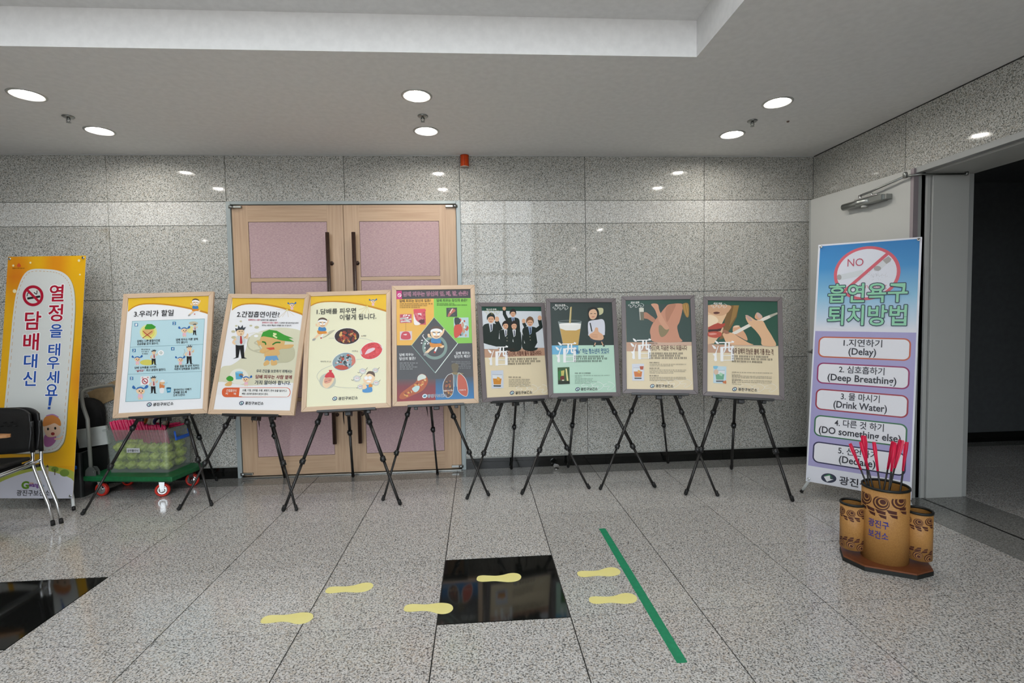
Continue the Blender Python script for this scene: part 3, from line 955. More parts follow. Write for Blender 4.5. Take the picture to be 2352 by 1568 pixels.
for i in range(8):
    fl, fr, ap, rf = EA[i]
    FL, FR, AP, RF = Vector((*fl, 0)), Vector((*fr, 0)), Vector(ap) + Vector((0, 0.03 if i == 4 else 0.018, 0)), Vector((*rf, 0))
    base = Vector(((fl[0] + fr[0]) / 2, (fl[1] + fr[1]) / 2, 0))
    t = empty('display_easel', base)
    tag(t, 'black folding tripod easel under the ' + which[i], 'easel', 'black tripod easels')
    L = lambda p: Vector(p) - base
    for (F, front) in ((FL, True), (FR, True), (RF, False)):
        d = (AP - F); n = d.length; d.normalize()
        P = lambda s: L(F + d * s)
        s1, s2 = (0.36, 0.66) if front else (0.44, 0.80)
        ra, rb_, rc_ = (0.0085, 0.0105, 0.0125) if front else (0.0085, 0.0105, 0.012)
        if i in (2, 5, 7): ra, rb_, rc_ = ra + 0.002, rb_ + 0.002, rc_ + 0.002
        leg = MB().tube([P(s1), P(s2)], rb_, 10).build('leg', ERIB, t)
        MB().tube([P(0.01), P(s1)], ra, 10).build('leg_extension', ERIB, leg)
        MB().tube([P(s2), P(n)], rc_, 10).build('leg_top', ERIB, leg)
        for s in (s1, s2):
            c = MB().tube([P(s - 0.018), P(s + 0.018)], rb_ + 0.007, 12)
            side = d.cross(Vector((0, 1, 0))).normalized()
            c.tube([P(s) , P(s) + side * 0.022], 0.008, 8)
            c.build('collar', EBLACK, leg)
        up0 = Vector((0, 0, 0.0135))
        c0 = L(F) + up0
        c = MB().sphere(c0, 0.0135, 12); c.tube([c0, c0 + d * 0.03], ra + 0.003, 10)
        c.build('foot', RUBBER, leg)
    MB().tube([L(AP - Vector((0, 0, 0.05))), L(AP + Vector((0, 0, 0.04)))], [0.017, 0.015], 12).build('hub', EBLACK, t)
    # ledge that carries the board, with a bracket to each front leg
    loc, yw, le, ro = PO[i]
    Mb = Matrix.Translation(Vector(loc) - base) @ board_matrix(R(yw), R(le), R(ro)).to_4x4()
    MB().box(-0.215, 0.215, -0.006, 0.046, -0.011, -0.0005, 0.002, Mb).box(-0.215, 0.215, -0.008, -0.002, -0.011, 0.006, 0.0015, Mb).build('ledge', EBLACK, t)
    for s in (-0.155, 0.155):
        MB().box(s - 0.014, s + 0.014, 0.03, 0.062, -0.03, -0.006, 0.003, Mb).build('bracket', EBLACK, t)
    hubz = Mb @ Vector((0, 0.06, 0.02))
    MB().box(-0.022, 0.022, 0.052, 0.12, -0.035, 0.04, 0.004, Mb).build('rear_bracket', EBLACK, t)
    for sp in STRAP[i]:
        pts = [L(p) for p in sp]
        # smooth ribbon
        fine = []
        for k in range(len(pts) - 1):
            p0, p1, p2, p3 = pts[max(k - 1, 0)], pts[k], pts[k + 1], pts[min(k + 2, len(pts) - 1)]
            for j in range(6):
                q = j / 6
                fine.append(0.5 * (2 * p1 + (p2 - p0) * q + (2 * p0 - 5 * p1 + 4 * p2 - p3) * q * q + (3 * p1 - p0 - 3 * p2 + p3) * q ** 3))
        fine.append(pts[-1])
        m = len(fine)
        wdt = [0.008 if k < m - 2 else 0.003 for k in range(m)]
        tw = [Vector((math.cos(0.5 + 1.2 * k / m), math.sin(0.5 + 1.2 * k / m) * 0.6, 0)) for k in range(m)]
        mb = MB().quadstrip([p - w * k for p, w, k in zip(fine, tw, wdt)], [p + w * k for p, w, k in zip(fine, tw, wdt)], True)
        bmesh.ops.solidify(mb.bm, geom=mb.bm.faces[:], thickness=0.0015)
        mb.build('strap', BLACK_PL, t)

PL = ['framed poster numbered 3 with light blue comic panels in a pale wood frame', 'framed poster numbered 2 with a green-haired cartoon figure and a man in a tie',
      'framed cream poster numbered 1 with oval medical pictures linked by a curve', 'framed four-colour poster with a dark diamond and running cartoon figure',
      'grey-framed poster of five students in dark blazers cheering', 'grey-framed poster of a beer glass and a girl with thumb raised',
      'grey-framed poster of a bare torso and a held glass on green', 'grey-framed poster of red lips and a hand holding a cigarette']
POST = []
for i in range(8):
    loc, yw, le, ro = PO[i]
    if i < 4:
        POST.append(make_frame('framed_poster', PL[i], WW, WH, BW, loc, yw, le, ro, WOODF_H, WOODF_V, 'framed posters on easels'))
    else:
        POST.append(make_frame('framed_poster', PL[i], DWd, DH, 0.034, loc, yw, le, ro, DARKF_H, DARKF_V, 'framed posters on easels'))

# ------------------------------------------------------------------ banner stands
WHITE_PL = mat('banner_white', '#d4d6d8', 0.4)


def make_banner(label, w, h, loc, yaw, lean, roll, feet, rearfoot):
    M = board_matrix(R(yaw), R(lean), R(roll))
    t = empty('banner_stand', loc, M); tag(t, label, 'banner')
    Mi = (Matrix.Translation(Vector(loc)) @ M.to_4x4()).inverted()
    loc2 = lambda p: Mi @ Vector(p)
    ins = 0.018
    cor = [(-w / 2 + ins, 0, ins), (w / 2 - ins, 0, ins), (w / 2 - ins, 0, h - ins), (-w / 2 + ins, 0, h - ins)]
    hub = Vector((0, 0.07, h * 0.47))
    for c in cor[2:]:
        MB().tube([hub, Vector(c) + Vector((0, 0.010, 0)), Vector(c) + Vector((0, -0.012, 0.004))], 0.006, 8).build('arm', SATIN, t)
    for k, f in enumerate(feet):
        mb = MB().tube([hub, Vector((cor[k][0], 0.016, 0.004)), loc2(f)], 0.0105, 10)
        mb.build('leg', mat('white_tube', '#d8dcda', 0.3), t)
        e = loc2(f); dd = (Vector((cor[k][0], 0.016, 0.004)) - e).normalized()
        MB().tube([e - dd * 0.004, e + dd * 0.02], 0.0118, 10).build('foot_cap', BLACK_PL, t)
        MB().tube([Vector(cor[k]) + Vector((0, 0.02, 0)), Vector(cor[k]) + Vector((0, -0.012, 0.004))], 0.004, 8).build('hook', SATIN, t)
    MB().tube([hub, loc2(rearfoot)], 0.0105, 10).build('leg', MATS['white_tube'], t)
    MB().box(-0.03, 0.03, 0.045, 0.095, h * 0.47 - 0.04, h * 0.47 + 0.04, 0.006).build('hub', BLACK_PL, t)
    sh = MB().box(-w / 2, w / 2, 0.0, 0.0012, 0, h).build('banner_sheet', WHITE_PL, t)
    for c in cor:
        MB().lathe([(0.004, -0.0045), (0.006, -0.006), (0.010, -0.0045), (0.0105, -0.001), (0.010, 0.0)], 16, Matrix.Translation((c[0], -0.0022, c[2])) @ Matrix.Rotation(R(-90), 4, 'X')).build('grommet', CHROME, sh)
    return t, sh


BR_T, BR_S = make_banner('blue and lavender banner on a stand listing five numbered tips beside the steel door', 0.611, 1.770, (2.819, 1.117, 0.104), -42.936, 8.653, -0.868,
                         [(2.598, 1.376, 0.012), (3.075, 0.925, 0.012)], (3.02, 1.45, 0.012))
BL_T, BL_S = make_banner('yellow banner on a stand with vertical red and blue lettering, behind the black chairs', 0.616, 1.817, (-3.106, 1.715, 0.080), -5.738, 6.805, -0.496,
                         [(-3.44, 1.70, 0.012), (-2.765, 1.640, 0.012)], (-3.05, 2.12, 0.012))

# ------------------------------------------------------------------ platform trolley with a plastic crate
GREEN = mottled('trolley_green', '#0c5a30', '#11683a', 35, 0.45, 0.06)
HANDLE = mat('trolley_handle', '#8d8d86', 0.42, 0.1)
REDW = mottled('red_wheel', '#c8281c', '#d43322', 40, 0.5, 0.03)
tr_ang = math.atan2(-0.100, 0.721)
tro = empty('platform_trolley', (-2.873, 1.882, 0), tr_ang); tag(tro, 'green platform trolley with red wheels and grey tube handle', 'trolley')
LX, LY = 0.728, 0.385
deck = MB().box(0, LX, 0, LY, 0.142, 0.180, 0.008).build('deck', GREEN, tro)
MB().box(0.03, LX - 0.03, 0.03, LY - 0.03, 0.128, 0.142, 0.003).build('underframe', mat('trolley_under', '#123b25', 0.6), tro)
for (wx, wy, sw) in ((0.075, 0.085, 0), (0.580, 0.085, 25), (0.645, 0.33, 10), (0.075, 0.33, 0)):
    c = empty('caster', (wx, wy, 0), R(sw), tro)
    Mw = Matrix.Translation((0.0, 0, 0.052)) @ Matrix.Rotation(R(90), 4, 'X')
    MB().lathe([(0.036, -0.014), (0.046, -0.016), (0.052, -0.010), (0.052, 0.010), (0.046, 0.016), (0.036, 0.014)], 28, Mw, closed=True).build('tyre', REDW, c)
    MB().lathe([(0.0, -0.017), (0.012, -0.018), (0.018, -0.010), (0.030, -0.012), (0.036, -0.013), (0.036, 0.013), (0.030, 0.012), (0.018, 0.010), (0.012, 0.018), (0, 0.017)], 24, Mw).build('wheel_hub', CHROME, c)
    f = MB()
    for s in (-1, 1):
        f.prism([(-0.020, 0.128), (0.020, 0.128), (0.014, 0.045), (-0.010, 0.040)], s * 0.020 - 0.0015, s * 0.020 + 0.0015, Matrix(((1, 0, 0, 0), (0, 0, 1, 0), (0, 1, 0, 0), (0, 0, 0, 1))))
    f.box(-0.024, 0.024, -0.024, 0.024, 0.118, 0.130, 0.003).tube([(0, -0.026, 0.052), (0, 0.026, 0.052)], 0.006, 8)
    f.build('fork', CHROME, c)
hx = 0.040
hp = [(hx, 0.035, 0.185), (hx - 0.005, 0.035, 0.62), (hx - 0.035, 0.035, 0.72), (hx - 0.045, 0.035, 0.80), (hx - 0.045, 0.042, 0.835), (hx - 0.045, 0.07, 0.85), (hx - 0.045, 0.19, 0.855),
      (hx - 0.045, 0.31, 0.85), (hx - 0.045, 0.338, 0.835), (hx - 0.045, 0.345, 0.80), (hx - 0.035, 0.345, 0.72), (hx - 0.005, 0.345, 0.62), (hx, 0.345, 0.185)]
MB().tube(hp, 0.0135, 12).build('push_handle', HANDLE, tro)
for wy in (0.035, 0.345):
    b = MB()
    for s in (-1, 1):
        b.prism([(hx - 0.035, 0.180), (hx + 0.055, 0.180), (hx + 0.055, 0.215), (hx + 0.035, 0.245), (hx - 0.005, 0.250), (hx - 0.030, 0.225)], wy + s * 0.017 - 0.002, wy + s * 0.017 + 0.002, Matrix(((1, 0, 0, 0), (0, 0, 1, 0), (0, 1, 0, 0), (0, 0, 0, 1))))
    b.tube([(hx + 0.03, wy - 0.022, 0.21), (hx + 0.03, wy + 0.022, 0.21)], 0.008, 8).build('hinge_bracket', mat('bracket_grey', '#6d706c', 0.4, 0.5), tro)

# crate of translucent plastic
CL = bpy.data.materials.new('clear_plastic'); CL.use_nodes = True
nt, n, l, b = nodes_of(CL)
n.remove(b)
tr = n.new('ShaderNodeBsdfTransparent'); tr.inputs[0].default_value = (0.92, 0.94, 0.93, 1)
df = n.new('ShaderNodeBsdfDiffuse'); df.inputs[0].default_value = rgb('#c9cfca')
gl = n.new('ShaderNodeBsdfGlossy'); gl.inputs['Roughness'].default_value = 0.12
m1 = n.new('ShaderNodeMixShader'); m1.inputs[0].default_value = 0.14
m2 = n.new('ShaderNodeMixShader'); m2.inputs[0].default_value = 0.06
l.new(tr.outputs[0], m1.inputs[1]); l.new(df.outputs[0], m1.inputs[2]); l.new(m1.outputs[0], m2.inputs[1]); l.new(gl.outputs[0], m2.inputs[2])
l.new(m2.outputs[0], n['Material Output'].inputs[0]); MATS['clear_plastic'] = CL
BLUE = mat('blue_latch', '#1f5fc8', 0.35)


def tub(w0, d0, w1, d1, h, r=0.03, t=0.003):
    """open tub: rounded rectangle walls flaring upward"""
    def loop(w, d, z, ins=0.0):
        pts = []
        rr = max(r - ins, 0.004)
        for (cx, cy, a0) in ((w / 2 - r, -d / 2 + r, -90), (w / 2 - r, d / 2 - r, 0), (-w / 2 + r, d / 2 - r, 90), (-w / 2 + r, -d / 2 + r, 180)):
            for j in range(5):
                a = R(a0 + 22.5 * j)
                pts.append((cx + rr * math.cos(a), cy + rr * math.sin(a), z))
        return pts
    mb = MB()
    secs = [loop(w0, d0, 0), loop(w0 + (w1 - w0) * 0.08, d0 + (d1 - d0) * 0.08, 0.022), loop(w1, d1, h - 0.012), loop(w1 + 0.030, d1 + 0.030, h - 0.010), loop(w1 + 0.032, d1 + 0.032, h), loop(w1, d1, h, t), loop(w0 + (w1 - w0) * 0.08, d0 + (d1 - d0) * 0.08, 0.022, t), loop(w0, d0, 0.005, t)]
    rings = [[mb.bm.verts.new(p) for p in sct] for sct in secs]
    for a, b in zip(rings, rings[1:]):
        for k in range(len(a)):
            f = mb.bm.faces.new((a[k], a[(k + 1) % len(a)], b[(k + 1) % len(b)], b[k]))
    mb.bm.faces.new(list(reversed(rings[0]))); mb.bm.faces.new(rings[-1])
    return mb


Tm = Matrix.Translation((-2.873, 1.882, 0)) @ Matrix.Rotation(tr_ang, 4, 'Z')
cr_loc = Tm @ Vector((0.372, 0.235, 0.1805))
cr = empty('storage_crate', cr_loc, tr_ang); tag(cr, 'clear plastic crate with a printed label standing on the green trolley', 'crate')
tub(0.495, 0.270, 0.520, 0.292, 0.345).build('tub', CL, cr)
for s in (1,):
    g = MB()
    g.tube([(0.272, -0.075, 0.315), (0.282, -0.085, 0.30), (0.286, -0.080, 0.255), (0.288, -0.02, 0.250), (0.288, 0.06, 0.250), (0.284, 0.07, 0.27), (0.276, 0.066, 0.31)], 0.007, 8)
    g.box(0.278, 0.292, -0.085, 0.07, 0.245, 0.272, 0.004).build('latch', BLUE, cr)
lab = Art(0.110, 0.036, [(440, 660), (757, 655), (757, 752), (440, 762)])
lab.poly([(440, 660), (757, 655), (757, 752), (440, 762)], '#d3d4d6', 0)
lab.text('금연클리닉', 462, 738, 722, 52, '#151515', 2, 0.02)
lab.build(cr, PRINT, x0=-0.075, z0=0.165, yf=-0.1495, name='paper_label')

# contents: clappers bundled in yellow-green bags below, pink clappers on top
YG = bpy.data.materials.new('yellow_green_film'); YG.use_nodes = True; MATS['yellow_green_film'] = YG
nt, n, l, b = nodes_of(YG)
b.inputs['Roughness'].default_value = 0.18
tc = n.new('ShaderNodeTexCoord')
no = n.new('ShaderNodeTexNoise'); no.inputs['Scale'].default_value = 22; no.inputs['Detail'].default_value = 4; no.inputs['Distortion'].default_value = 1.5
l.new(tc.outputs['Object'], no.inputs['Vector'])
rp = ramp(nt, [(0.32, '#9aae1e'), (0.5, '#c6d83a'), (0.68, '#e6f07a')])
l.new(no.outputs['Fac'], rp.inputs[0]); l.new(rp.outputs[0], b.inputs['Base Color'])
bp = n.new('ShaderNodeBump'); bp.inputs['Strength'].default_value = 0.5; bp.inputs['Distance'].default_value = 0.01
l.new(no.outputs['Fac'], bp.inputs['Height']); l.new(bp.outputs[0], b.inputs['Normal'])
PINKP = mottled('pink_plastic', '#c02050', '#d83868', 60, 0.25, 0.1)
rb = random.Random(3)
bag_i = 0
for lz, z in enumerate((0.048, 0.118, 0.188)):
    for ix in range(5):
        for iy in range(2):
            mb = MB()
            g = bmesh.ops.create_icosphere(mb.bm, subdivisions=3, radius=0.045)
            ph = [rb.uniform(0, 6.3) for _ in range(6)]
            for v in g['verts']:
                d = v.co.normalized()
                k = 1 + 0.10 * math.sin(5 * d.x + ph[0]) * math.sin(6 * d.z + ph[1]) + 0.07 * math.sin(11 * d.y + 9 * d.z + ph[2])
                v.co = Vector((d.x * 0.047 * k, d.y * 0.058 * k, d.z * 0.040 * k))
                for f in v.link_faces: f.smooth = True
            o = mb.build('film_bag', YG, None, Tm @ Vector((0.372 - 0.192 + 0.096 * ix + (0.006 if lz % 2 else -0.006), 0.235 - 0.064 + 0.126 * iy, 0.1805 + z)))
            o.rotation_euler = (0, 0, tr_ang + rb.uniform(-0.2, 0.2))
            tag(o, 'crumpled yellow-green wrapped bundle packed inside the clear crate', 'bundle', 'yellow-green bundles in the crate')
            bag_i += 1


def clapper(x, y, z, ang, tilt, ln, label):
    # inflated-stick clapper: flattened pink tube
    mb = MB()
    path = [(0, 0, -ln / 2), (0, 0, -ln / 2 + 0.012), (0, 0, ln / 2 - 0.012), (0, 0, ln / 2)]
    mb.tube(path, [0.006, 0.013, 0.013, 0.009], 10)
    for v in mb.bm.verts: v.co.x *= 0.62
    o = mb.build('pink_stick', PINKP, None, Tm @ Vector((x, y, z)))
    o.rotation_euler = (R(tilt), R(ang), tr_ang)
    tag(o, label, 'stick', 'pink sticks in the crate')


for k in range(16):
    clapper(0.372 - 0.232 + 0.0175 * k, 0.150 + 0.006 * math.sin(k * 2.1), 0.1805 + 0.322 + 0.012 * min(k, 5) / 5 + rb.uniform(-0.004, 0.004), -14 + rb.uniform(-2, 2), 4, 0.165, 'pink plastic stick standing in the row at the left of the crate')
for k in range(12):
    clapper(0.372 + 0.005 + 0.0185 * k, 0.155 + 0.006 * math.sin(k * 1.7), 0.1805 + 0.297 + rb.uniform(-0.004, 0.006), -8 + rb.uniform(-3, 3), 4, 0.150, 'pink plastic stick standing in the row at the right of the crate')
for k in range(10):
    clapper(0.372 - 0.10 + 0.032 * k, 0.285 + 0.004 * (k % 2), 0.1805 + 0.335 + 0.004 * (k % 3), 76 + rb.uniform(-6, 6), 0, 0.14, 'pink plastic stick lying across the back of the crate')
TAPE_C = mat('brown_tape', '#9c9483', 0.5)
for (x, y, z, rx, rz, lb, core) in ((0.365, 0.232, 0.575, 70, -20, 'brown roll of packing tape standing among the pink sticks', '#c8742a'), (0.485, 0.205, 0.566, 62, 15, 'clear roll of packing tape lying on the pink sticks', '#35406a')):
    t = empty('tape_roll', Tm @ Vector((x, y, z)))
    t.rotation_euler = (R(rx), 0, tr_ang + R(rz)); tag(t, lb, 'tape roll')
    MB().lathe([(0.038, -0.024), (0.052, -0.024), (0.052, 0.024), (0.038, 0.024)], 32, closed=True).build('tape', TAPE_C, t)
    MB().lathe([(0.035, -0.0245), (0.038, -0.0245), (0.038, 0.0245), (0.035, 0.0245)], 32, closed=True).build('core', mat('core_' + core[1:], core, 0.6), t)

# clutter behind the trolley
DK = mottled('black_cloth', '#0c0c0d', '#151516', 30, 0.85, 0.3)
def soft(name, label, cat, m, loc, sc, seed, rz=0.0):
    mb = MB(); g = bmesh.ops.create_icosphere(mb.bm, subdivisions=4, radius=1.0)
    rr = random.Random(seed); ph = [rr.uniform(0, 6) for _ in range(5)]
    for v in g['verts']:
        d = v.co.normalized()
        e = (abs(d.x) ** 4 + abs(d.y) ** 4 + abs(d.z) ** 4) ** -0.25
        k = e * (1 + 0.04 * math.sin(5 * d.x + ph[0]) * math.cos(6 * d.z + ph[1]) + 0.03 * math.sin(9 * d.y + 7 * d.z + ph[2]))
        v.co = Vector((d.x * sc[0] * k, d.y * sc[1] * k, d.z * sc[2] * k))
        for f in v.link_faces: f.smooth = True
    zmin = min(v.co.z for v in mb.bm.verts)
    for v in mb.bm.verts: v.co.z -= zmin
    o = mb.build(name, m, None, loc); o.rotation_euler = (0, 0, rz)
    return tag(o, label, cat)
cb = empty('spare_crate', (-3.085, 2.075, 0), 0.0); tag(cb, 'dark storage crate with blue latch on the floor behind the trolley handle', 'crate')
tub(0.34, 0.30, 0.36, 0.32, 0.36, 0.03).build('tub', mottled('smoky_plastic', '#1d2020', '#232626', 20, 0.35, 0.02), cb)
MB().box(0.075, 0.16, -0.185, -0.170, 0.235, 0.262, 0.004).tube([(0.075, -0.178, 0.25), (0.068, -0.178, 0.29), (0.08, -0.176, 0.33)], 0.007, 8).build('latch', BLUE, cb)
soft('black_bag', 'black cloth bag piled on the dark crate behind the trolley', 'bag', DK, (-3.09, 2.19, 0.362), (0.175, 0.06, 0.185), 5)
bx = MB().box(-0.115, 0.115, -0.012, 0.012, 0.0, 0.150, 0.002).build('pale_panel', mottled('pale_board', '#b5b8b4', '#bfc2be', 15, 0.6, 0.05), None, (-2.895, 2.055, 0.363), (0, R(-7), 0))
bx.location = (-2.895, 2.055, 0.378)
tag(bx, 'pale narrow panel resting on the dark crate behind the trolley handle', 'panel')
cbd = MB().box(0.0, 0.46, -0.005, 0.005, -0.07, 0.07, 0.001).build('cardboard_strip', mottled('cardboard', '#a58a63', '#b3976f', 30, 0.8, 0.1), None, (-3.06, 2.272, 0.72), (0, R(-23), 0))
tag(cbd, 'brown cardboard strip slanting up against the granite wall behind the trolley', 'cardboard')

# ------------------------------------------------------------------ two nested black chairs at the left edge
CHB = mottled('chair_black', '#101010', '#171717', 70, 0.5, 0.08)
def make_chair(label, dx, dy, dz, arm):
    t = empty('stacking_chair', (-2.95 + dx, 1.40 + dy, 0)); tag(t, label, 'chair', 'nested black chairs')
    # the near-right side frame; local origin under the middle of the back
    def side(s):
        x = 0.0 if s > 0 else -0.50
        y = 0.0
        q = [(x + 0.135, y, 0.70), (x + 0.135, y - 0.005, 0.50), (x + 0.135, y - 0.01, 0.425), (x + 0.142, y - 0.012, 0.395), (x + 0.165, y - 0.016, 0.33), (x + 0.20, y - 0.02, 0.225), (x + 0.222, y - 0.022, 0.165), (x + 0.232, y - 0.024, 0.14), (x + 0.255, y - 0.028, 0.012)]
        if s < 0: q = [(2 * x + 0.27 - p[0] - 0.0, p[1], p[2]) for p in q]
        return q
    for s in (1, -1):
        q = side(s)
        lg = MB().tube(q, 0.0105, 12).build('rear_leg', CHROME, t)
        MB().tube([Vector(q[0]) + Vector((0, 0, 0.012)), q[0], q[1]], 0.0135, 12).build('sleeve', BLACK_PL, lg)
        MB().tube([Vector(q[-1]) + Vector((0, 0, -0.011)), Vector(q[-1]) + Vector((-0.003 * s, 0, 0.02))], 0.0125, 12).build('foot_cap', RUBBER, lg)
        fx = q[2][0]
        fl = MB().tube([(fx - 0.005 * s, -0.01, 0.44), (fx, -0.10, 0.43), (fx + 0.01 * s, -0.38, 0.42), (fx + 0.02 * s, -0.43, 0.40), (fx + 0.05 * s, -0.47, 0.012)], 0.0105, 12).build('front_leg', CHROME, t)
    # bowed shell back
    nb, nz = 24, 8
    mb = MB()
    def shell(off):
        g = []
        for j in range(nz + 1):
            row = []
            for k in range(nb + 1):
                u = k / nb * 2 - 1
                v = j / nz
                edge = 1 - abs(u) ** 6
                zz = 0.495 + 0.018 * (u * u) + (0.30 - 0.055 * abs(u) ** 4) * v - 0.010 * (1 - u * u) * (1 - v)
                row.append((-0.115 + 0.262 * u * (1 - 0.05 * abs(v - 0.5) * 2 * abs(u)), -0.03 + 0.055 * (1 - u * u) + 0.02 * v + off, zz))
            g.append(row)
        return g
    A, B = shell(0.0), shell(0.014)
    va = [[mb.bm.verts.new(p) for p in r] for r in A]; vb = [[mb.bm.verts.new(p) for p in r] for r in B]
    for j in range(nz):
        for k in range(nb):
            for V in (va, vb):
                f = mb.bm.faces.new((V[j][k], V[j][k + 1], V[j + 1][k + 1], V[j + 1][k])); f.smooth = True
    for j in range(nz):
        for k in (0, nb):
            mb.bm.faces.new((va[j][k], va[j + 1][k], vb[j + 1][k], vb[j][k]))
    for k in range(nb):
        for j in (0, nz):
            mb.bm.faces.new((va[j][k], va[j][k + 1], vb[j][k + 1], vb[j][k]))
    bk = mb.build('backrest', CHB, t)
    if dz == 0:
        for row, zz in enumerate((0.705, 0.68)):
            for k in range(5):
                xx = -0.115 + 0.262 * (-0.2 + 0.16 * k + 0.08 * row)
                MB().tube([(xx, 0.0305 - 0.012, zz), (xx, 0.0 , zz)], 0.0045, 8).build('vent_hole', mat('hole_black', '#030303', 0.9), bk)
    MB().box(-0.345, 0.115, -0.44, -0.06, 0.425 + dz, 0.450 + dz, 0.01).build('seat', CHB, t)
    MB().tube([(0.13, -0.015, 0.405), (-0.115, -0.03, 0.365), (-0.36, -0.015, 0.405)], 0.010, 8).build('cross_bar', BLACK_PL, t)
    if arm:
        a = MB().prism([(0.012, -0.015), (0.02, 0.0), (0.012, 0.016), (-0.20, 0.05), (-0.46, 0.05), (-0.46, -0.10), (-0.20, -0.08)], 0.640, 0.660, Matrix.Translation((0.115, -0.16, 0)))
        a.build('writing_tablet', wood('tablet_wood', '#a9774c', '#bd8a5c', 0, 0.4, 8), t)
        MB().tube([(-0.28, -0.03, 0.45), (-0.28, -0.14, 0.54), (-0.28, -0.16, 0.642)], 0.009, 8).build('tablet_arm', CHROME, t)
    return t
make_chair('front one of two nested black chairs with a wooden writing tablet', 0.0, 0.0, 0.0, True)
make_chair('rear one of two nested black chairs, its chrome leg further right', 0.030, 0.030, 0.028, False)

# ------------------------------------------------------------------ arrow-throwing pot with side tubes
TAN = mottled('tan_leatherette', '#a8783f', '#b5854a', 160, 0.55, 0.12)
RIM = mottled('black_rim', '#101311', '#181b19', 80, 0.6, 0.08)
TANIN = mottled('tan_inside', '#8f6328', '#9c6e30', 90, 0.7, 0.1)
PBASE = mottled('pot_base_brown', '#6f3d22', '#7a4629', 40, 0.4, 0.05)
PX, PY = 2.364, 0.326
axd = Vector((0.125, -0.073)).normalized()
pa = math.atan2(axd.y, axd.x)
pot = empty('arrow_pot', (PX, PY, 0), pa); tag(pot, 'tan cylindrical arrow-throwing pot with two small side tubes on an octagonal base', 'pot')
ox, oy, oc = 0.195, 0.150, 0.085
octo = [(ox - oc, -oy), (ox, -oy + oc), (ox, oy - oc), (ox - oc, oy), (-ox + oc, oy), (-ox, oy - oc), (-ox, -oy + oc), (-ox + oc, -oy)]
MB().prism([(p[0] * 0.99, p[1] * 0.99) for p in octo], 0.022, 0.030).build('base_top', PBASE, pot)
MB().prism(octo, 0.0, 0.022).build('base_board', RIM, pot)
BRN = '#4a241c'
ink = print_mat('printed_on_leatherette', 0.55)


def tube_body(cx, r, z0, z1, name, par):
    b = MB().lathe([(r - 0.004, z0), (r, z0), (r, z1 - 0.004), (r - 0.004, z1 - 0.004)], 48, Matrix.Translation((cx, 0, 0))).build(name, TAN, par)
    MB().lathe([(r - 0.004, z0), (r - 0.004, z1 - 0.004)], 48, Matrix.Translation((cx, 0, 0))).build('lining', TANIN, b)
    MB().lathe([(0.0, z0 + 0.003), (r - 0.003, z0 + 0.003)], 48, Matrix.Translation((cx, 0, 0))).build('bottom', TANIN, b)
    MB().lathe([(r - 0.005, z1 - 0.010), (r - 0.005, z1), (r - 0.001, z1 + 0.003), (r + 0.003, z1), (r + 0.003, z1 - 0.010)], 48, Matrix.Translation((cx, 0, 0)), closed=True).build('rim', RIM, b)
    return b


def cloud_band(a, cy, amp, flip, w, Ln=0):
    """cloud scroll ornament: three big curls over fanned strips"""
    sg = -1 if flip else 1
    TANC = '#b5854a'
    for k in range(3):
        cx = w * (0.16 + 0.34 * k)
        y = cy + sg * amp * (0.25, 0.0, 0.45)[k]
        rr = amp * 1.02
        for q, (f, col) in enumerate(((1.0, BRN), (0.84, TANC), (0.72, BRN), (0.50, TANC), (0.36, BRN))):
            o = rr * (1 - f) * 0.35
            a.raw([(cx + o + rr * f * math.cos(2 * math.pi * i / 28), y + sg * o + rr * f * math.sin(2 * math.pi * i / 28)) for i in range(28)], col, 2 + q)
    for k in range(5):
        x0 = w * (-0.02 + 0.205 * k)
        t0 = cy - sg * amp * (0.35, 0.85, 1.0, 0.8, 0.2)[k]
        a.raw([(x0, t0), (x0 + w * 0.196, t0 - sg * amp * 0.16), (x0 + w * 0.196, t0 - sg * amp * 0.62), (x0 + w * 0.05, t0 - sg * amp * 0.52)], BRN, 1)
        a.raw([(x0 + w * 0.06, t0 - sg * amp * 0.66), (x0 + w * 0.21, t0 - sg * amp * 0.76), (x0 + w * 0.21, t0 - sg * amp * 1.22), (x0 + w * 0.11, t0 - sg * amp * 1.05)], BRN, 1)


def wrap_art(a, cx, r, ang_mid, par, zbase):
    # sheet centre faces direction ang_mid (radians, local)
    def fn(u, v, L):
        th = ang_mid + (u - a.w / 2) / r
        rr = r + 0.0003 + L * 0.0003
        return (cx + rr * math.cos(th), rr * math.sin(th), zbase + v)
    o = a.build(par, ink, fn=lambda u, v, L: (u, v, L), name='ornament')
    bm = bmesh.new(); bm.from_mesh(o.data)
    k = 0.004
    while k < a.w:      # cut into narrow strips so that the print follows the round tube
        bmesh.ops.bisect_plane(bm, geom=bm.verts[:] + bm.edges[:] + bm.faces[:], plane_co=(k, 0, 0), plane_no=(1, 0, 0))
        k += 0.004
    for vtx in bm.verts: vtx.co = Vector(fn(*vtx.co))
    bm.to_mesh(o.data); bm.free()


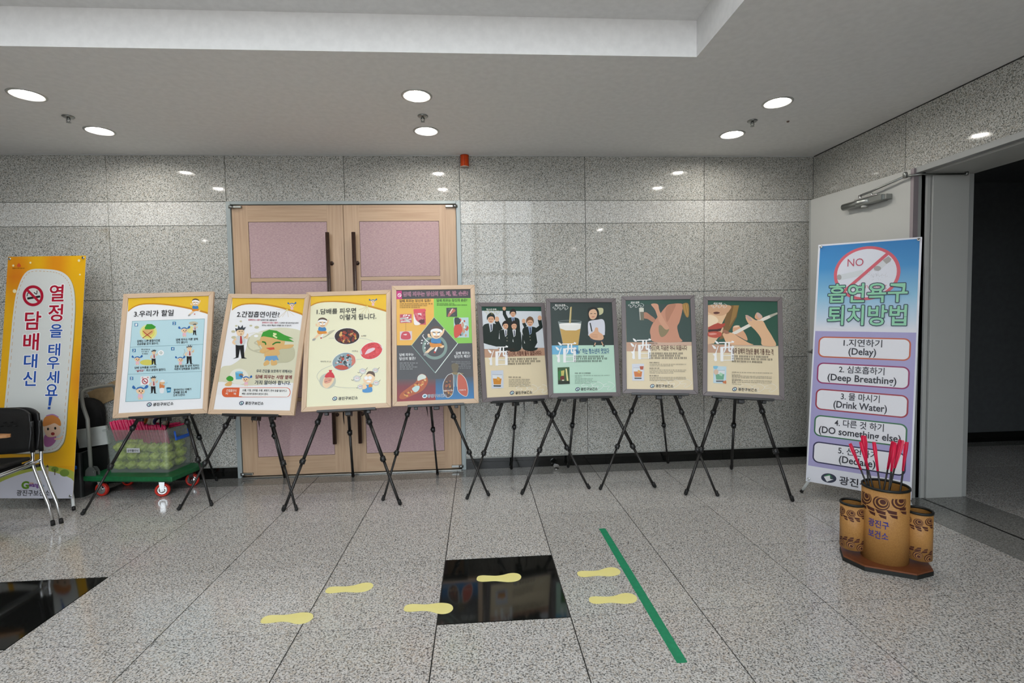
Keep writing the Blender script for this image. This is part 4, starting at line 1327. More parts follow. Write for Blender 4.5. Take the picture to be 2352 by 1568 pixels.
view = math.atan2(CAM.y - PY, CAM.x - PX) - pa      # towards the viewer, local angle
mainb = tube_body(0.0, 0.106, 0.030, 0.424, 'main_tube', pot)
a = Art(0.26, 0.34, [(0, 0), (260, 0), (260, 340), (0, 340)])
cloud_band(a, 0.308, 0.036, False, 0.235)
a.text('광진구', 62, 165, 152, 40, '#2a2f8a', 6, 0.012)
a.text('보건소', 62, 222, 150, 40, '#2a2f8a', 6, 0.012)
wrap_art(a, 0.0, 0.106, view - 0.05, mainb, 0.045)
for s in (-1, 1):
    cx = 0.145 * s
    tb_ = tube_body(cx, 0.059, 0.060, 0.311, 'side_tube', pot)
    MB().box(min(0.095 * s, cx - 0.05 * s), max(0.095 * s, cx - 0.05 * s), -0.02, 0.02, 0.10, 0.27, 0.003).build('joint_block', TAN, tb_)
    for (vv, fl_) in ((0.200, False), (0.028, True)):
        a = Art(0.15, 0.24, [(0, 0), (150, 0), (150, 240), (0, 240)])
        cloud_band(a, vv, 0.020, fl_, 0.14)
        wrap_art(a, cx, 0.059, view + 0.0, tb_, 0.062)

FLE = mat('red_fletching', '#d81f4a', 0.4)
SHAFT = mat('arrow_shaft', '#0f0f10', 0.4)
ARR = [  # top end (dx, dz in the view plane), bottom end offset
    (-0.192, 0.655, 0.080, 0.02), (-0.148, 0.668, 0.028, -0.015), (-0.122, 0.695, -0.022, 0.025), (-0.090, 0.668, -0.004, -0.045), (0.034, 0.660, -0.050, -0.03), (0.060, 0.655, -0.034, 0.05), (0.082, 0.668, -0.062, 0.0), (0.100, 0.660, 0.010, -0.035)]
AL = ['leftmost red-tailed arrow, leaning furthest left from the pot', 'second red-tailed arrow from the left in the pot', 'tallest red-tailed arrow standing in the pot', 'red-tailed arrow right of the tallest one in the left bunch',
      'leftmost arrow of the right bunch in the pot', 'second arrow of the right bunch in the pot', 'third arrow of the right bunch, wide red tail', 'rightmost red-tailed arrow in the pot']
for k, (dx, dz, bx_, by_) in enumerate(ARR):
    dz -= 0.004
    top = Vector((PX + dx, PY + by_ * 0.5, dz))
    bot = Vector((PX + bx_ * 0.9, PY + by_, 0.040))
    t = empty('arrow', bot); tag(t, AL[k], 'arrow', 'arrows in the pot')
    d = (top - bot); ln = d.length; d.normalize()
    MB().tube([(0, 0, 0), d * (ln - 0.04)], 0.0042, 8).build('shaft', SHAFT, t)
    M = align_z(d * (ln - 0.155), d * ln)
    wd = 0.017 if k in (2, 6) else 0.011
    f = MB()
    for q in range(3):
        ff = MB()
        Mr = M @ Matrix.Rotation(R(120 * q + 20 * k), 4, 'Z') @ Matrix(((1, 0, 0, 0), (0, 0, 1, 0), (0, 1, 0, 0), (0, 0, 0, 1)))
        f.prism([(0.0, 0.0), (0.0055, 0.0), (wd * 0.8, 0.085), (wd, 0.115), (wd * 0.85, 0.155), (0.0, 0.155)], -0.0012, 0.0012, Mr)
        ff.bm.free()
    f.tube([M @ Vector((0, 0, 0)), M @ Vector((0, 0, 0.15))], 0.0055, 8)
    f.build('fletching', FLE, t)

# ------------------------------------------------------------------ footprints and green tape on the floor
YEL = mottled('yellow_paper', '#f2e793', '#f5eb9c', 14, 0.6, 0.04)
sole = [(-0.115, 0.0), (-0.108, 0.026), (-0.085, 0.034), (-0.05, 0.029), (-0.015, 0.024), (0.02, 0.029), (0.055, 0.043), (0.085, 0.044), (0.108, 0.031), (0.118, 0.004), (0.108, -0.024), (0.085, -0.040), (0.05, -0.044), (0.015, -0.036), (-0.02, -0.028), (-0.06, -0.029), (-0.09, -0.028), (-0.109, -0.018)]
def smooth_loop(P, n=4):
    out = []
    k = len(P)
    for i in range(k):
        p0, p1, p2, p3 = P[i - 1], P[i], P[(i + 1) % k], P[(i + 2) % k]
        for j in range(n):
            t = j / n
            out.append(tuple(0.5 * (2 * p1[c] + (p2[c] - p0[c]) * t + (2 * p0[c] - 5 * p1[c] + 4 * p2[c] - p3[c]) * t * t + (3 * p1[c] - p0[c] - 3 * p2[c] + p3[c]) * t ** 3) for c in (0, 1)))
    return out
FP = [(-0.687, 0.113, -3, -1, 'yellow paper footprint furthest left on the floor'), (-0.467, 0.345, 4, 1, 'yellow paper footprint second from the left, further from the viewer'),
      (-0.050, 0.134, -8, -1, 'yellow paper footprint half on the left edge of the black tile'), (0.290, 0.372, -1, 1, 'yellow paper footprint lying on the black tile'),
      (0.818, 0.372, 4, 1, 'yellow paper footprint touching the green tape, further from the viewer'), (0.826, 0.121, 1, 1, 'yellow paper footprint touching the green tape, nearer the viewer')]
for (x, y, rz, fl, lb) in FP:
    P = smooth_loop([(p[0], p[1] * fl) for p in sole])
    if fl < 0: P.reverse()
    o = MB().prism(P, 0.0005, 0.0014).build('paper_footprint', YEL, None, (x, y, 0), (0, 0, R(rz)))
    tag(o, lb, 'footprint', 'yellow paper footprints')
tp = MB().prism([(0.950, 0.918), (0.992, 0.918), (0.996, 0.4), (0.998, -0.335), (0.985, -0.339), (0.955, -0.338), (0.951, 0.3)], 0.0002, 0.0007).build('floor_tape', mottled('green_tape', '#07845a', '#0a8f63', 40, 0.55, 0.05), None)
tag(tp, 'strip of green adhesive tape stuck straight across the floor', 'tape')

# ------------------------------------------------------------------ printed artwork (flat ink on the sheets)
SK, SK2, INK, WHT = '#efcfa8', '#e3b98c', '#1a1a1c', '#f2f2f2'
PW_, PH_ = WW - 2 * BW, WH - 2 * BW
DPW, DPH = DWd - 2 * 0.034, DH - 2 * 0.034


def logo(a, x, y, w, h, tx, col='#15181c', L=8, y1=None):
    a.ell(x + h * 0.75, y - h * 0.5, h * 0.80, h * 0.62, '#1b3557', L, -25)
    a.ell(x + h * 0.75, y - h * 0.5, h * 0.56, h * 0.36, '#e9eef2', L + 1, -25)
    a.poly([(x + h * 0.45, y - h * 0.35), (x + h * 0.75, y - h * 0.80), (x + h * 1.1, y - h * 0.45), (x + h * 0.8, y - h * 0.2)], '#3f8f8a', L + 2)
    a.text('광진구보건소', x + h * 1.9, y, x + w, h, col, L, 0.022, y1=y1)


def waveband(a, c, yl, ymid, yr, base='#ffffff'):
    """yellow header over a curved lower edge, with an orange rim"""
    (x0, y0), (x1, y1), _, _ = c
    n = 22
    lo, lo2 = [], []
    for i in range(n + 1):
        t = i / n
        x = x0 + (x1 - x0) * t - 6 * (1 - t)
        # rises steeply at the left to a crest at ~0.3, then falls gently to the right
        if t < 0.3:
            k = 1 - (t / 0.3); y = ymid + (yl - ymid) * k ** 3.2
        else:
            k = (t - 0.3) / 0.7; y = ymid + (yr - ymid) * k ** 1.7
        lo.append((x, y)); lo2.append((x, y - 12 - 8 * t))
    a.poly([(x0 - 12, y0 - 8)] + [(x1 + 8, y1 - 8)] + list(reversed(lo)), '#c98a1c', 1)
    a.poly([(x0 - 12, y0 - 8)] + [(x1 + 8, y1 - 8)] + list(reversed(lo2)), '#e9bd2e', 2)


def man(a, x, y, h, L=3, shirt='#cfd3d4', hair='#3c4248'):
    """standing man in shirt, red tie and black trousers; x,y = feet, h = height"""
    u = h / 100.0
    P = lambda q: [(x + p[0] * u, y - p[1] * u) for p in q]
    a.poly(P([(-15, 44), (11, 44), (13, 4), (22, 0), (4, 0), (-1, 30), (-6, 3), (-24, -1), (-14, 4)]), INK, L)
    a.blob(P([(-16, 62), (-10, 72), (0, 74), (12, 70), (16, 60), (12, 44), (-14, 44)]), shirt, L)
    a.blob(P([(-16, 66), (-26, 52), (-18, 44), (-14, 48), (-18, 54), (-12, 60)]), SK, L)
    a.blob(P([(12, 68), (22, 62), (26, 76), (22, 80), (18, 70), (12, 62)]), SK, L)
    a.blob(P([(-12, 84), (-8, 74), (4, 72), (12, 80), (10, 92), (-2, 96), (-11, 93)]), SK, L + 1)
    a.poly(P([(-14, 86), (-16, 97), (-8, 95), (-6, 106), (0, 98), (8, 107), (9, 98), (18, 101), (12, 90), (6, 92), (-8, 91)]), hair, L + 2)
    a.poly(P([(0, 72), (4, 72), (7, 50), (3, 45), (-1, 50)]), '#b32b2b', L + 2)
    a.line(P([(0, 78), (5, 78)]), 1.6 * u, '#8a3b2c', L + 3)
    a.line(P([(-5, 86), (0, 86)]), 1.6 * u, INK, L + 3); a.line(P([(4, 86), (8, 87)]), 1.6 * u, INK, L + 3)


def girl(a, x, y, h, L=3, flip=1):
    """small child with blue bunches and a pink dress"""
    u = h / 100.0
    P = lambda q: [(x + p[0] * u * flip, y - p[1] * u) for p in q]
    a.poly(P([(-14, 34), (12, 34), (17, 10), (-18, 10)]), '#eab9c8', L)
    a.blob(P([(-12, 12), (-4, 12), (-4, 0), (-13, 0)]), SK, L); a.blob(P([(3, 12), (11, 12), (13, 0), (4, 0)]), SK, L)
    a.blob(P([(-28, 58), (-18, 40), (4, 34), (24, 42), (28, 62), (10, 74), (-18, 73)]), SK, L + 1)
    a.blob(P([(-30, 62), (-20, 78), (6, 84), (26, 72), (20, 66), (0, 74), (-22, 66)]), '#3e79b8', L + 2)
    a.blob(P([(-30, 72), (-44, 92), (-54, 80), (-46, 70)]), '#2f69ac', L + 2)
    a.blob(P([(24, 74), (42, 96), (52, 84), (40, 72)]), '#2f69ac', L + 2)
    a.ell(x - 6 * u * flip, y - 55 * u, 4 * u, 5 * u, INK, L + 3, n=10); a.ell(x + 14 * u * flip, y - 55 * u, 4 * u, 5 * u, INK, L + 3, n=10)
    a.ell(x + 5 * u * flip, y - 44 * u, 5 * u, 3.5 * u, '#c0453c', L + 3, n=10)


def sprite(a, x, y, h, L=3):
    """round-headed figure with swept green hair and blue shorts"""
    u = h / 100.0
    P = lambda q: [(x + p[0] * u, y - p[1] * u) for p in q]
    T = '#dcb273'
    a.blob(P([(-20, 6), (-8, 16), (-4, 4), (-18, -2)]), T, L); a.blob(P([(2, 16), (16, 14), (18, 2), (2, 0)]), T, L)
    a.blob(P([(-14, 40), (14, 42), (22, 26), (12, 20), (-10, 20), (-18, 26)]), T, L)
    a.poly(P([(-14, 26), (18, 28), (24, 14), (16, 16), (10, 12), (4, 16), (-4, 12), (-10, 16), (-18, 12)]), '#6f9fc9', L + 1)
    a.blob(P([(-30, 62), (-16, 44), (10, 40), (34, 50), (40, 74), (16, 96), (-12, 92), (-28, 82)]), T, L + 1)
    a.blob(P([(-28, 66), (-40, 72), (-34, 56)]), T, L + 1)
    a.blob(P([(34, 58), (66, 60), (58, 50), (32, 48)]), T, L + 1)
    a.poly(P([(-28, 82), (-22, 96), (-4, 103), (18, 100), (40, 88), (66, 78), (52, 78), (68, 68), (44, 70), (30, 72), (4, 80), (-20, 84)]), '#3d9a34', L + 2)
    a.curve(P([(8, 92), (16, 90), (8, 86), (18, 80)]), 4 * u, '#dfe8b0', L + 3, 3)
    a.curve(P([(-24, 68), (-16, 66), (-14, 60)]), 4 * u, '#2d7a28', L + 3, 3); a.curve(P([(6, 60), (16, 66), (28, 66)]), 4 * u, '#2d7a28', L + 3, 3)
    a.poly(P([(-14, 50), (10, 52), (12, 46), (-2, 44)]), '#d9573b', L + 3)
    a.blob(P([(-32, 40), (-20, 52), (-10, 46), (-20, 34)]), T, L + 2); a.blob(P([(14, 40), (24, 42), (26, 30), (14, 32)]), T, L + 2)


def runner(a, x, y, h, L=3):
    """running figure with a white headband, blue top and orange shorts"""
    u = h / 100.0
    P = lambda q: [(x + p[0] * u, y - p[1] * u) for p in q]
    a.blob(P([(-12, 30), (-30, 12), (-44, -2), (-36, -6), (-22, 6), (-4, 20)]), SK, L)
    a.blob(P([(8, 28), (24, 18), (34, 24), (30, 30), (20, 26), (8, 36)]), SK, L)
    a.blob(P([(-46, -4), (-32, 0), (-36, -10), (-48, -12)]), '#9a9a98', L + 1)
    a.blob(P([(-22, 40), (20, 36), (24, 26), (6, 22), (-18, 22)]), '#d98a2c', L + 1)
    a.blob(P([(-14, 58), (16, 56), (20, 38), (-16, 38)]), '#3b80b8', L + 1)
    a.blob(P([(-12, 58), (-30, 62), (-32, 74), (-24, 74), (-22, 66), (-8, 52)]), SK, L)
    a.blob(P([(14, 58), (30, 74), (36, 92), (30, 94), (24, 78), (10, 64)]), SK, L)
    a.blob(P([(-20, 74), (-10, 58), (10, 56), (24, 70), (22, 90), (0, 98), (-18, 92)]), SK, L + 2)
    a.blob(P([(-20, 84), (-16, 100), (4, 106), (24, 98), (24, 88), (0, 96)]), '#5a4638', L + 2)
    a.blob(P([(-20, 82), (-16, 92), (4, 96), (24, 90), (24, 80), (2, 86)]), WHT, L + 3)
    a.ell(x - 5 * u, y - 74 * u, 6 * u, 6 * u, WHT, L + 3, n=12); a.ell(x + 11 * u, y - 74 * u, 6 * u, 6 * u, WHT, L + 3, n=12)
    a.curve(P([(-6, 64), (4, 62), (14, 65)]), 2.5 * u, '#7a4030', L + 3, 3)
    a.line(P([(-12, 82), (-1, 78)]), 3 * u, INK, L + 3); a.line(P([(18, 82), (7, 78)]), 3 * u, INK, L + 3)
    a.line(P([(-2, 6), (6, 24)]), 7 * u, WHT, L); a.ell(x - 4 * u, y - 1 * u, 4 * u, 4 * u, '#c7352b', L + 1, n=10)


def noring(a, x, y, r, L=3, col='#b3122a', bg=WHT):
    a.ell(x, y, r, r, bg, L)
    a.ring(x, y, r, r, r * 0.26, col, L + 2)
    a.poly([(x - r * 0.55, y + r * 0.05), (x + r * 0.5, y + r * 0.12), (x + r * 0.5, y + r * 0.30), (x - r * 0.55, y + r * 0.22)], INK, L + 1)
    a.line([(x - r * 0.58, y - r * 0.58), (x + r * 0.58, y + r * 0.58)], r * 0.24, col, L + 2)


# ---- poster 3
C = [(125, 125), (1018, 97), (950, 1357), (8, 1408)]
a = Art(PW_, PH_, C); a.poly(C, '#f0f0f2', 0)
waveband(a, C, 275, 190, 300)
a.text('3.우리가 할일', 186, 332, 622, 68, INK, 8, 0.012, y1=318)
runner(a, 865, 300, 165, 4)
PB = '#bcdce4'
a.poly([(168, 378), (968, 350), (920, 1240), (88, 1278)], PB, 2)
E_ = '#6f98a2'
a.line([(168, 378), (968, 350), (920, 1240), (88, 1278), (168, 378)], 4, E_, 3)
a.line([(142, 668), (950, 635)], 4, E_, 3); a.line([(116, 970), (935, 938)], 4, E_, 3)
for tx, x, y in (('1', 192, 400), ('2', 613, 384), ('3', 166, 686), ('4', 596, 667), ('5', 138, 998)):
    a.poly([(x, y), (x + 38, y), (x + 38, y + 36), (x, y + 36)], '#3a7fb0', 3); a.text(tx, x + 11, y + 30, x + 27, 24, WHT, 6, 0.02)
a.ell(345, 500, 95, 85, '#dfe29a', 3); a.ell(345, 500, 72, 66, '#e2dc6e', 4)
a.blob([(300, 470), (390, 460), (395, 510), (340, 545), (295, 515)], '#dcb273', 5)
a.poly([(305, 450), (330, 410), (385, 410), (430, 440), (410, 462), (360, 470), (310, 468)], '#3d9a34', 6)
a.line([(285, 488), (378, 566)], 7, '#b02a20', 7); a.line([(386, 490), (282, 566)], 7, '#b02a20', 7)
a.text('담배는 나쁜 물질이므로', 222, 614, 475, 26, '#2a2f33', 8, 0.018, y1=604); a.text('궁금증을 갖지 않는다.', 220, 645, 458, 26, '#2a2f33', 8, 0.018, y1=636)
a.ell(845, 400, 50, 20, '#c2bda6', 3); a.ell(815, 470, 45, 40, '#dedd9b', 3)
girl(a, 745, 552, 128, 4); man(a, 860, 532, 125, 4)
a.text('담배 피우는 어른 옆에', 652, 597, 893, 26, '#2a2f33', 8, 0.018, y1=588); a.text('가지 않는다.', 652, 626, 785, 26, '#2a2f33', 8, 0.018)
a.ell(330, 838, 80, 32, '#d8d062', 3); girl(a, 222, 868, 118, 4); man(a, 405, 865, 165, 4); a.ell(485, 730, 34, 30, WHT, 4); a.ring(485, 730, 14, 14, 4, '#3a6a4a', 6, n=14)
for k in range(3): a.greek(268 + 4 * k, 700 + 24 * k, 362 - 10 * k, 14, '#333a3e')
a.text('담배 심부름을 시키면,', 192, 910, 436, 26, '#2a2f33', 8, 0.018, y1=903); a.text('“싫어요”', 205, 944, 300, 26, '#b0202c', 8, 0.018); a.text('라고 분명히 말한다.', 322, 938, 538, 26, '#2a2f33', 8, 0.018, y1=930)
girl(a, 700, 868, 110, 4); man(a, 800, 856, 205, 4, hair='#6a7074'); a.curve([(742, 790), (735, 750), (750, 720), (742, 690)], 6, '#aeb6b0', 4)
a.text('길을 걸을 때 담배 피우는', 636, 893, 910, 26, '#2a2f33', 8, 0.018, y1=884); a.text('어른의 담배불을 조심한다.', 634, 924, 915, 26, '#2a2f33', 8, 0.018, y1=916)
a.poly([(258, 995), (356, 990), (354, 1086), (256, 1092)], WHT, 4); noring(a, 306, 1048, 34, 5); a.text('금', 270, 1018, 288, 17, '#b3122a', 8, 0.02); a.text('연', 328, 1015, 346, 17, '#b3122a', 8, 0.02)
girl(a, 255, 1252, 170, 6); man(a, 400, 1186, 190, 4)
a.blob([(470, 1130), (515, 1130), (525, 1080), (495, 1040), (470, 1060)], '#d8834a', 4); a.ell(500, 1062, 26, 28, SK2, 5); a.blob([(475, 1045), (500, 1030), (528, 1045), (520, 1056), (480, 1056)], WHT, 6); a.blob([(472, 1128), (518, 1128), (512, 1178), (474, 1178)], '#e6e8ea', 5); a.line([(515, 1090), (552, 1062)], 14, '#a9cfe0', 5)
a.poly([(542, 1124), (598, 1120), (590, 1172), (552, 1178)], '#3f93b8', 4); a.ell(570, 1124, 28, 8, '#1d4f6a', 5); a.poly([(556, 1142), (588, 1140), (586, 1152), (558, 1154)], '#a8d6e8', 5)
a.text('할아버지나 아빠가', 626, 1158, 822, 26, '#2a2f33', 8, 0.018, y1=1150); a.text('담배를 끊도록', 624, 1188, 772, 26, '#2a2f33', 8, 0.018, y1=1183); a.text('도와 드린다.', 620, 1219, 752, 26, '#2a2f33', 8, 0.018, y1=1214)
logo(a, 326, 1328, 296, 36, '', y1=1316)
a.build(POST[0], PRINT, z0=BW, yf=0.008)

# ---- poster 2
C = [(312, 125), (1118, 127), (957, 1383), (103, 1367)]
a = Art(PW_, PH_, C); a.poly(C, '#eeeef0', 0)
BG = '#d9d6bb'
a.blob([(1092, 500), (900, 452), (700, 470), (560, 520), (500, 560), (480, 620), (450, 720), (400, 800), (300, 870), (185, 905), (140, 1120), (500, 1180), (960, 1130), (1050, 640)], BG, 1)
a.blob([(150, 1060), (500, 1100), (985, 1070), (975, 1180), (957, 1240), (140, 1200)], '#ebeaea', 2)
waveband(a, C, 262, 192, 322)
girl(a, 975, 255, 95, 4)
for (x, y) in ((830, 340), (868, 330), (935, 332), (1000, 315), (800, 250), (830, 180)):
    a.line([(920, 252), (x, y)], 2, '#c8a84a', 4)
a.ell(920, 252, 10, 10, '#e9e07a', 5)
a.text('2.간접흡연이란?', 360, 335, 830, 66, INK, 8, 0.012, y1=340)
a.text('담배피우는 사람이', 490, 374, 625, 18, '#c02a4a', 8, 0.016, y1=376); a.text('담배연기를 내뿜었을 때', 632, 376, 803, 18, '#333', 8, 0.016) if False else a.text('담배연기를 내뿜었을 때', 632, 377, 803, 18, '#33363a', 8, 0.016)
a.text('담배피우지 않는 사람이', 643, 405, 818, 18, '#c02a4a', 8, 0.016, y1=407); a.text('그 담배연기를 들이마심으로써', 825, 407, 1045, 18, '#33363a', 8, 0.016, y1=410)
a.text('피우는 사람과 똑같은 피해를 입는 것 입니다.', 640, 435, 970, 18, '#33363a', 8, 0.016, y1=439)
for (x, y, rx, ry) in ((322, 496, 22, 14), (355, 433, 14, 9), (405, 382, 13, 9), (328, 562, 28, 16), (517, 430, 16, 10), (582, 448, 26, 15)):
    a.ell(x, y, rx, ry, '#c7c1a0', 3)
a.ell(575, 545, 24, 14, WHT, 3); a.curve([(500, 520), (560, 510), (690, 512)], 10, '#e8e6da', 3); a.curve([(500, 560), (480, 640), (520, 700), (640, 730), (600, 650), (560, 620), (640, 580)], 14, '#c4c0a4', 3); a.curve([(560, 710), (700, 690), (860, 700), (880, 750)], 18, '#c4c0a4', 3)
a.blob([(840, 650), (960, 650), (1005, 700), (1000, 790), (930, 840), (830, 845), (770, 865), (800, 800), (820, 720)], '#c2bfa0', 3)
man(a, 400, 798, 350, 4)
sprite(a, 738, 872, 385, 4)
a.ell(385, 1000, 105, 90, '#e8e6d8', 3); a.poly([(345, 955), (430, 948), (418, 1030), (352, 1032)], '#5fa9cf', 4); a.ell(388, 952, 43, 12, '#8cc8e2', 5); a.ell(410, 985, 26, 18, '#9c7c58', 6)
a.blob([(245, 1020), (280, 992), (320, 1010), (318, 1045), (270, 1050)], '#3d9a34', 5); a.blob([(235, 1080), (300, 1050), (300, 1100), (240, 1105)], '#dcb273', 4)
girl(a, 465, 1105, 130, 5, -1)
a.text('우리 건강을 보호하기 위해서는', 578, 955, 980, 36, '#25364a', 8, 0.012, y1=960); a.text('담배 피우는 사람 옆에', 570, 1023, 972, 44, '#7a1c2a', 8, 0.018, y1=1030); a.text('가지 말아야 합니다.', 560, 1088, 960, 46, '#25364a', 8, 0.016, y1=1094)
a.rrect(196, 1122, 960, 1230, 46, '#d9633a', 3); a.poly([(395, 1126), (930, 1132), (955, 1180), (925, 1227), (385, 1220)], '#efeeea', 4); a.rrect(392, 1128, 952, 1226, 40, '#efeeea', 4)
a.text('간접흡연의', 245, 1172, 358, 30, '#f4e4d8', 8, 0.018); a.text('피', 236, 1203, 262, 24, '#f4e4d8', 8, 0.018); a.text('해', 326, 1205, 352, 24, '#f4e4d8', 8, 0.018)
a.text('눈물, 기침, 코막힘, 두통, 재채기, 천식 등을 일으키고', 425, 1168, 918, 26, '#2c3034', 8, 0.016, y1=1172); a.text('폐암, 심장병 발생의 원인이 된다.', 418, 1205, 712, 24, '#2c3034', 8, 0.016, y1=1209)
logo(a, 390, 1314, 268, 34, '', y1=1318)
a.build(POST[1], PRINT, z0=BW, yf=0.008)

# ---- poster 1
C = [(122, 158), (985, 135), (993, 1388), (76, 1437)]
a = Art(PW_, PH_, C); a.poly(C, '#e9e6c6', 0)
waveband(a, C, 272, 222, 338)
girl(a, 835, 270, 90, 4)
for (x, y) in ((670, 315), (690, 360), (745, 355), (795, 360), (650, 205), (735, 205)): a.line([(768, 275), (x, y)], 2, '#c8a84a', 4)
a.ell(768, 275, 9, 9, '#e9e07a', 5)
a.text('1.담배를 피우면', 190, 366, 640, 62, INK, 8, 0.012, y1=352); a.text('이렇게 됩니다.', 455, 432, 872, 66, INK, 8, 0.012, y1=424)
a.blob([(240, 640), (330, 600), (400, 545), (330, 565), (300, 620)], '#b9b79f', 3)
runner(a, 250, 640, 225, 4)
GR = '#c3c6b8'
a.curve([(330, 640), (400, 640), (560, 640), (690, 640), (780, 655), (840, 680)], 5, GR, 2); a.curve([(720, 880), (640, 888), (500, 900), (360, 955), (240, 1010), (195, 1080), (230, 1150)], 5, GR, 2); a.curve([(390, 1192), (480, 1210), (640, 1214)], 5, GR, 2)


def organ(a, x, y, rx, ry, rot, base, cols, seed, L=3):
    a.ell(x, y, rx + 6, ry + 6, '#f0eee2', L, rot); a.ell(x, y, rx, ry, base, L + 1, rot)
    rr = random.Random(seed)
    for k in range(46):
        t, q = rr.uniform(0, 6.283), math.sqrt(rr.random()) * 0.78
        cx, cy = q * rx * math.cos(t), q * ry * math.sin(t)
        c, s = math.cos(R(rot)), math.sin(R(rot))
        e = rr.uniform(0.06, 0.17)
        a.blob([(x + cx * c - cy * s + e * rx * rr.uniform(0.6, 1.2) * math.cos(w), y + cx * s + cy * c + e * rx * rr.uniform(0.5, 1.1) * math.sin(w)) for w in (0, 1.25, 2.5, 3.8, 5.0)], rr.choice(cols), L + 2 + k % 3, 3)


organ(a, 538, 617, 142, 92, -2, '#2a1a1c', ['#7c2a20', '#b8482c', '#c98a3a', '#5a2018', '#9c3a26', '#d8a860'], 1)
organ(a, 818, 786, 128, 92, -20, '#d8434a', ['#d8434a', '#e0555a', '#c83a40', '#dc4a50'], 2)
a.blob([(745, 825), (780, 770), (850, 752), (855, 775), (800, 810), (760, 825)], '#e3c9d0', 7); a.blob([(700, 770), (715, 830), (690, 810)], '#d8c8cc', 7); a.blob([(890, 700), (935, 740), (945, 770), (915, 725)], '#d8c8cc', 7)
organ(a, 505, 910, 135, 98, -18, '#8aa0a8', ['#2c3c40', '#c8705a', '#a8b8c0', '#8a5a4a', '#3f5258', '#b8442e', '#cfd8da'], 4)
a.blob([(570, 830), (625, 850), (635, 920), (590, 960), (600, 890)], '#d07a68', 8); a.blob([(400, 975), (480, 950), (560, 985), (480, 1008)], '#bf4a36', 8)
for (tx, x0, x1, y, dx) in (('폐암', 724, 758, 622, 710), ('구강암', 594, 646, 798, 658), ('썩어가는 손', 236, 328, 918, 347)):
    a.text(tx, x0, y, x1, 17, '#6a6e66', 8, 0.014); a.ring(dx, y - 6, 8, 8, 3, '#8a5a4a', 4, n=12)
a.ell(318, 1134, 95, 88, '#bfc2b4', 3); a.blob([(262, 1150), (290, 1090), (380, 1085), (392, 1120), (360, 1180), (310, 1218), (268, 1195)], SK, 4); a.blob([(290, 1100), (370, 1095), (350, 1150), (285, 1160)], '#dc9b84', 5)
a.blob([(288, 1075), (325, 1035), (370, 1035), (398, 1080), (390, 1100), (345, 1090), (295, 1095)], '#d02a38', 6); a.poly([(332, 1008), (370, 1008), (362, 1038), (338, 1038)], '#d02a38', 6); a.line([(285, 1145), (315, 1138)], 4, '#5a3020', 6); a.line([(330, 1128), (355, 1122)], 4, '#5a3020', 6)
a.blob([(738, 1190), (770, 1180), (815, 1185), (828, 1258), (722, 1262)], '#4a8fc8', 4); a.blob([(730, 1110), (760, 1060), (830, 1040), (860, 1090), (840, 1150), (780, 1170), (738, 1150)], SK, 5)
a.blob([(760, 1062), (790, 1022), (850, 1035), (860, 1085), (830, 1062), (795, 1050)], '#5a4638', 6); a.ell(760, 1100, 22, 22, WHT, 6, n=14); a.ell(805, 1098, 22, 22, WHT, 6, n=14); a.ell(790, 1140, 26, 10, WHT, 6, n=14)
a.blob([(725, 1230), (722, 1170), (745, 1165), (770, 1210)], SK, 6); a.blob([(830, 1180), (800, 1165), (790, 1205), (830, 1200)], '#d98a2c', 6)
for (x, y, r_) in ((720, 1022, 38), (865, 1012, 32), (655, 1106, 42), (874, 1158, 34), (692, 1202, 30)):
    for k in range(7): a.ell(x + r_ * 0.62 * math.cos(k * 0.9), y + r_ * 0.5 * math.sin(k * 0.9), r_ * 0.5, r_ * 0.42, '#c9cac6', 3 + (k % 2), n=12)
    a.ell(x, y, r_ * 0.65, r_ * 0.5, '#e3e3df', 5, n=14); a.ell(x - r_ * 0.2, y - r_ * 0.1, 5, 6, '#c05a6a', 6, n=8); a.ell(x + r_ * 0.3, y - r_ * 0.1, 5, 6, '#c05a6a', 6, n=8)
    a.curve([(x + r_ * 0.8, y - r_ * 0.4), (x + r_ * 1.2, y - r_ * 0.7), (x + r_ * 1.4, y - r_ * 1.1)], 4, INK, 5, 3); a.curve([(x - r_ * 0.8, y + r_ * 0.3), (x - r_ * 1.2, y + r_ * 0.5), (x - r_ * 1.5, y + r_ * 0.3)], 4, INK, 5, 3)
logo(a, 376, 1356, 290, 36, '', y1=1346)
a.build(POST[2], PRINT, z0=BW, yf=0.008)

# ---- four-colour poster with the diamond
C = [(103, 128), (963, 120), (1012, 1390), (107, 1425)]
a = Art(PW_, PH_, C); a.poly(C, '#4a4a4c', 0)
a.poly([(103, 230), (538, 224), (545, 765), (104, 765)], '#e8b24c', 1); a.poly([(538, 224), (967, 220), (985, 745), (545, 765)], '#86c94c', 1)
a.grad(104, 1150, 560, 1425, [(0, '#4a4a4c'), (0.35, '#7a3038'), (1, '#93272f')], 1)
a.grad(560, 1120, 1012, 1405, [(0, '#4a4a4c'), (0.35, '#2f6088'), (1, '#2a78b4')], 1)
a.poly([(104, 765), (285, 765), (555, 1085), (820, 745), (985, 742), (1000, 1130), (560, 1160), (106, 1160)], '#47474a', 2)
a.poly([(103, 128), (963, 120), (966, 218), (103, 228)], '#3c3a3e', 2); a.poly([(103, 132), (165, 131), (166, 228), (103, 229)], '#c8287a', 3)
a.ring(138, 184, 22, 22, 6, WHT, 5, n=20); a.line([(124, 170), (152, 198)], 6, WHT, 5)
a.text('담배 피우는 당신의 입, 폐, 발, 손은?', 184, 200, 935, 54, '#3a2030', 6, 0.010, outline='#e9a8c0', ow=0.035, y1=194)
a.poly([(541, 440), (818, 745), (555, 1088), (278, 765)], '#45464a', 4)
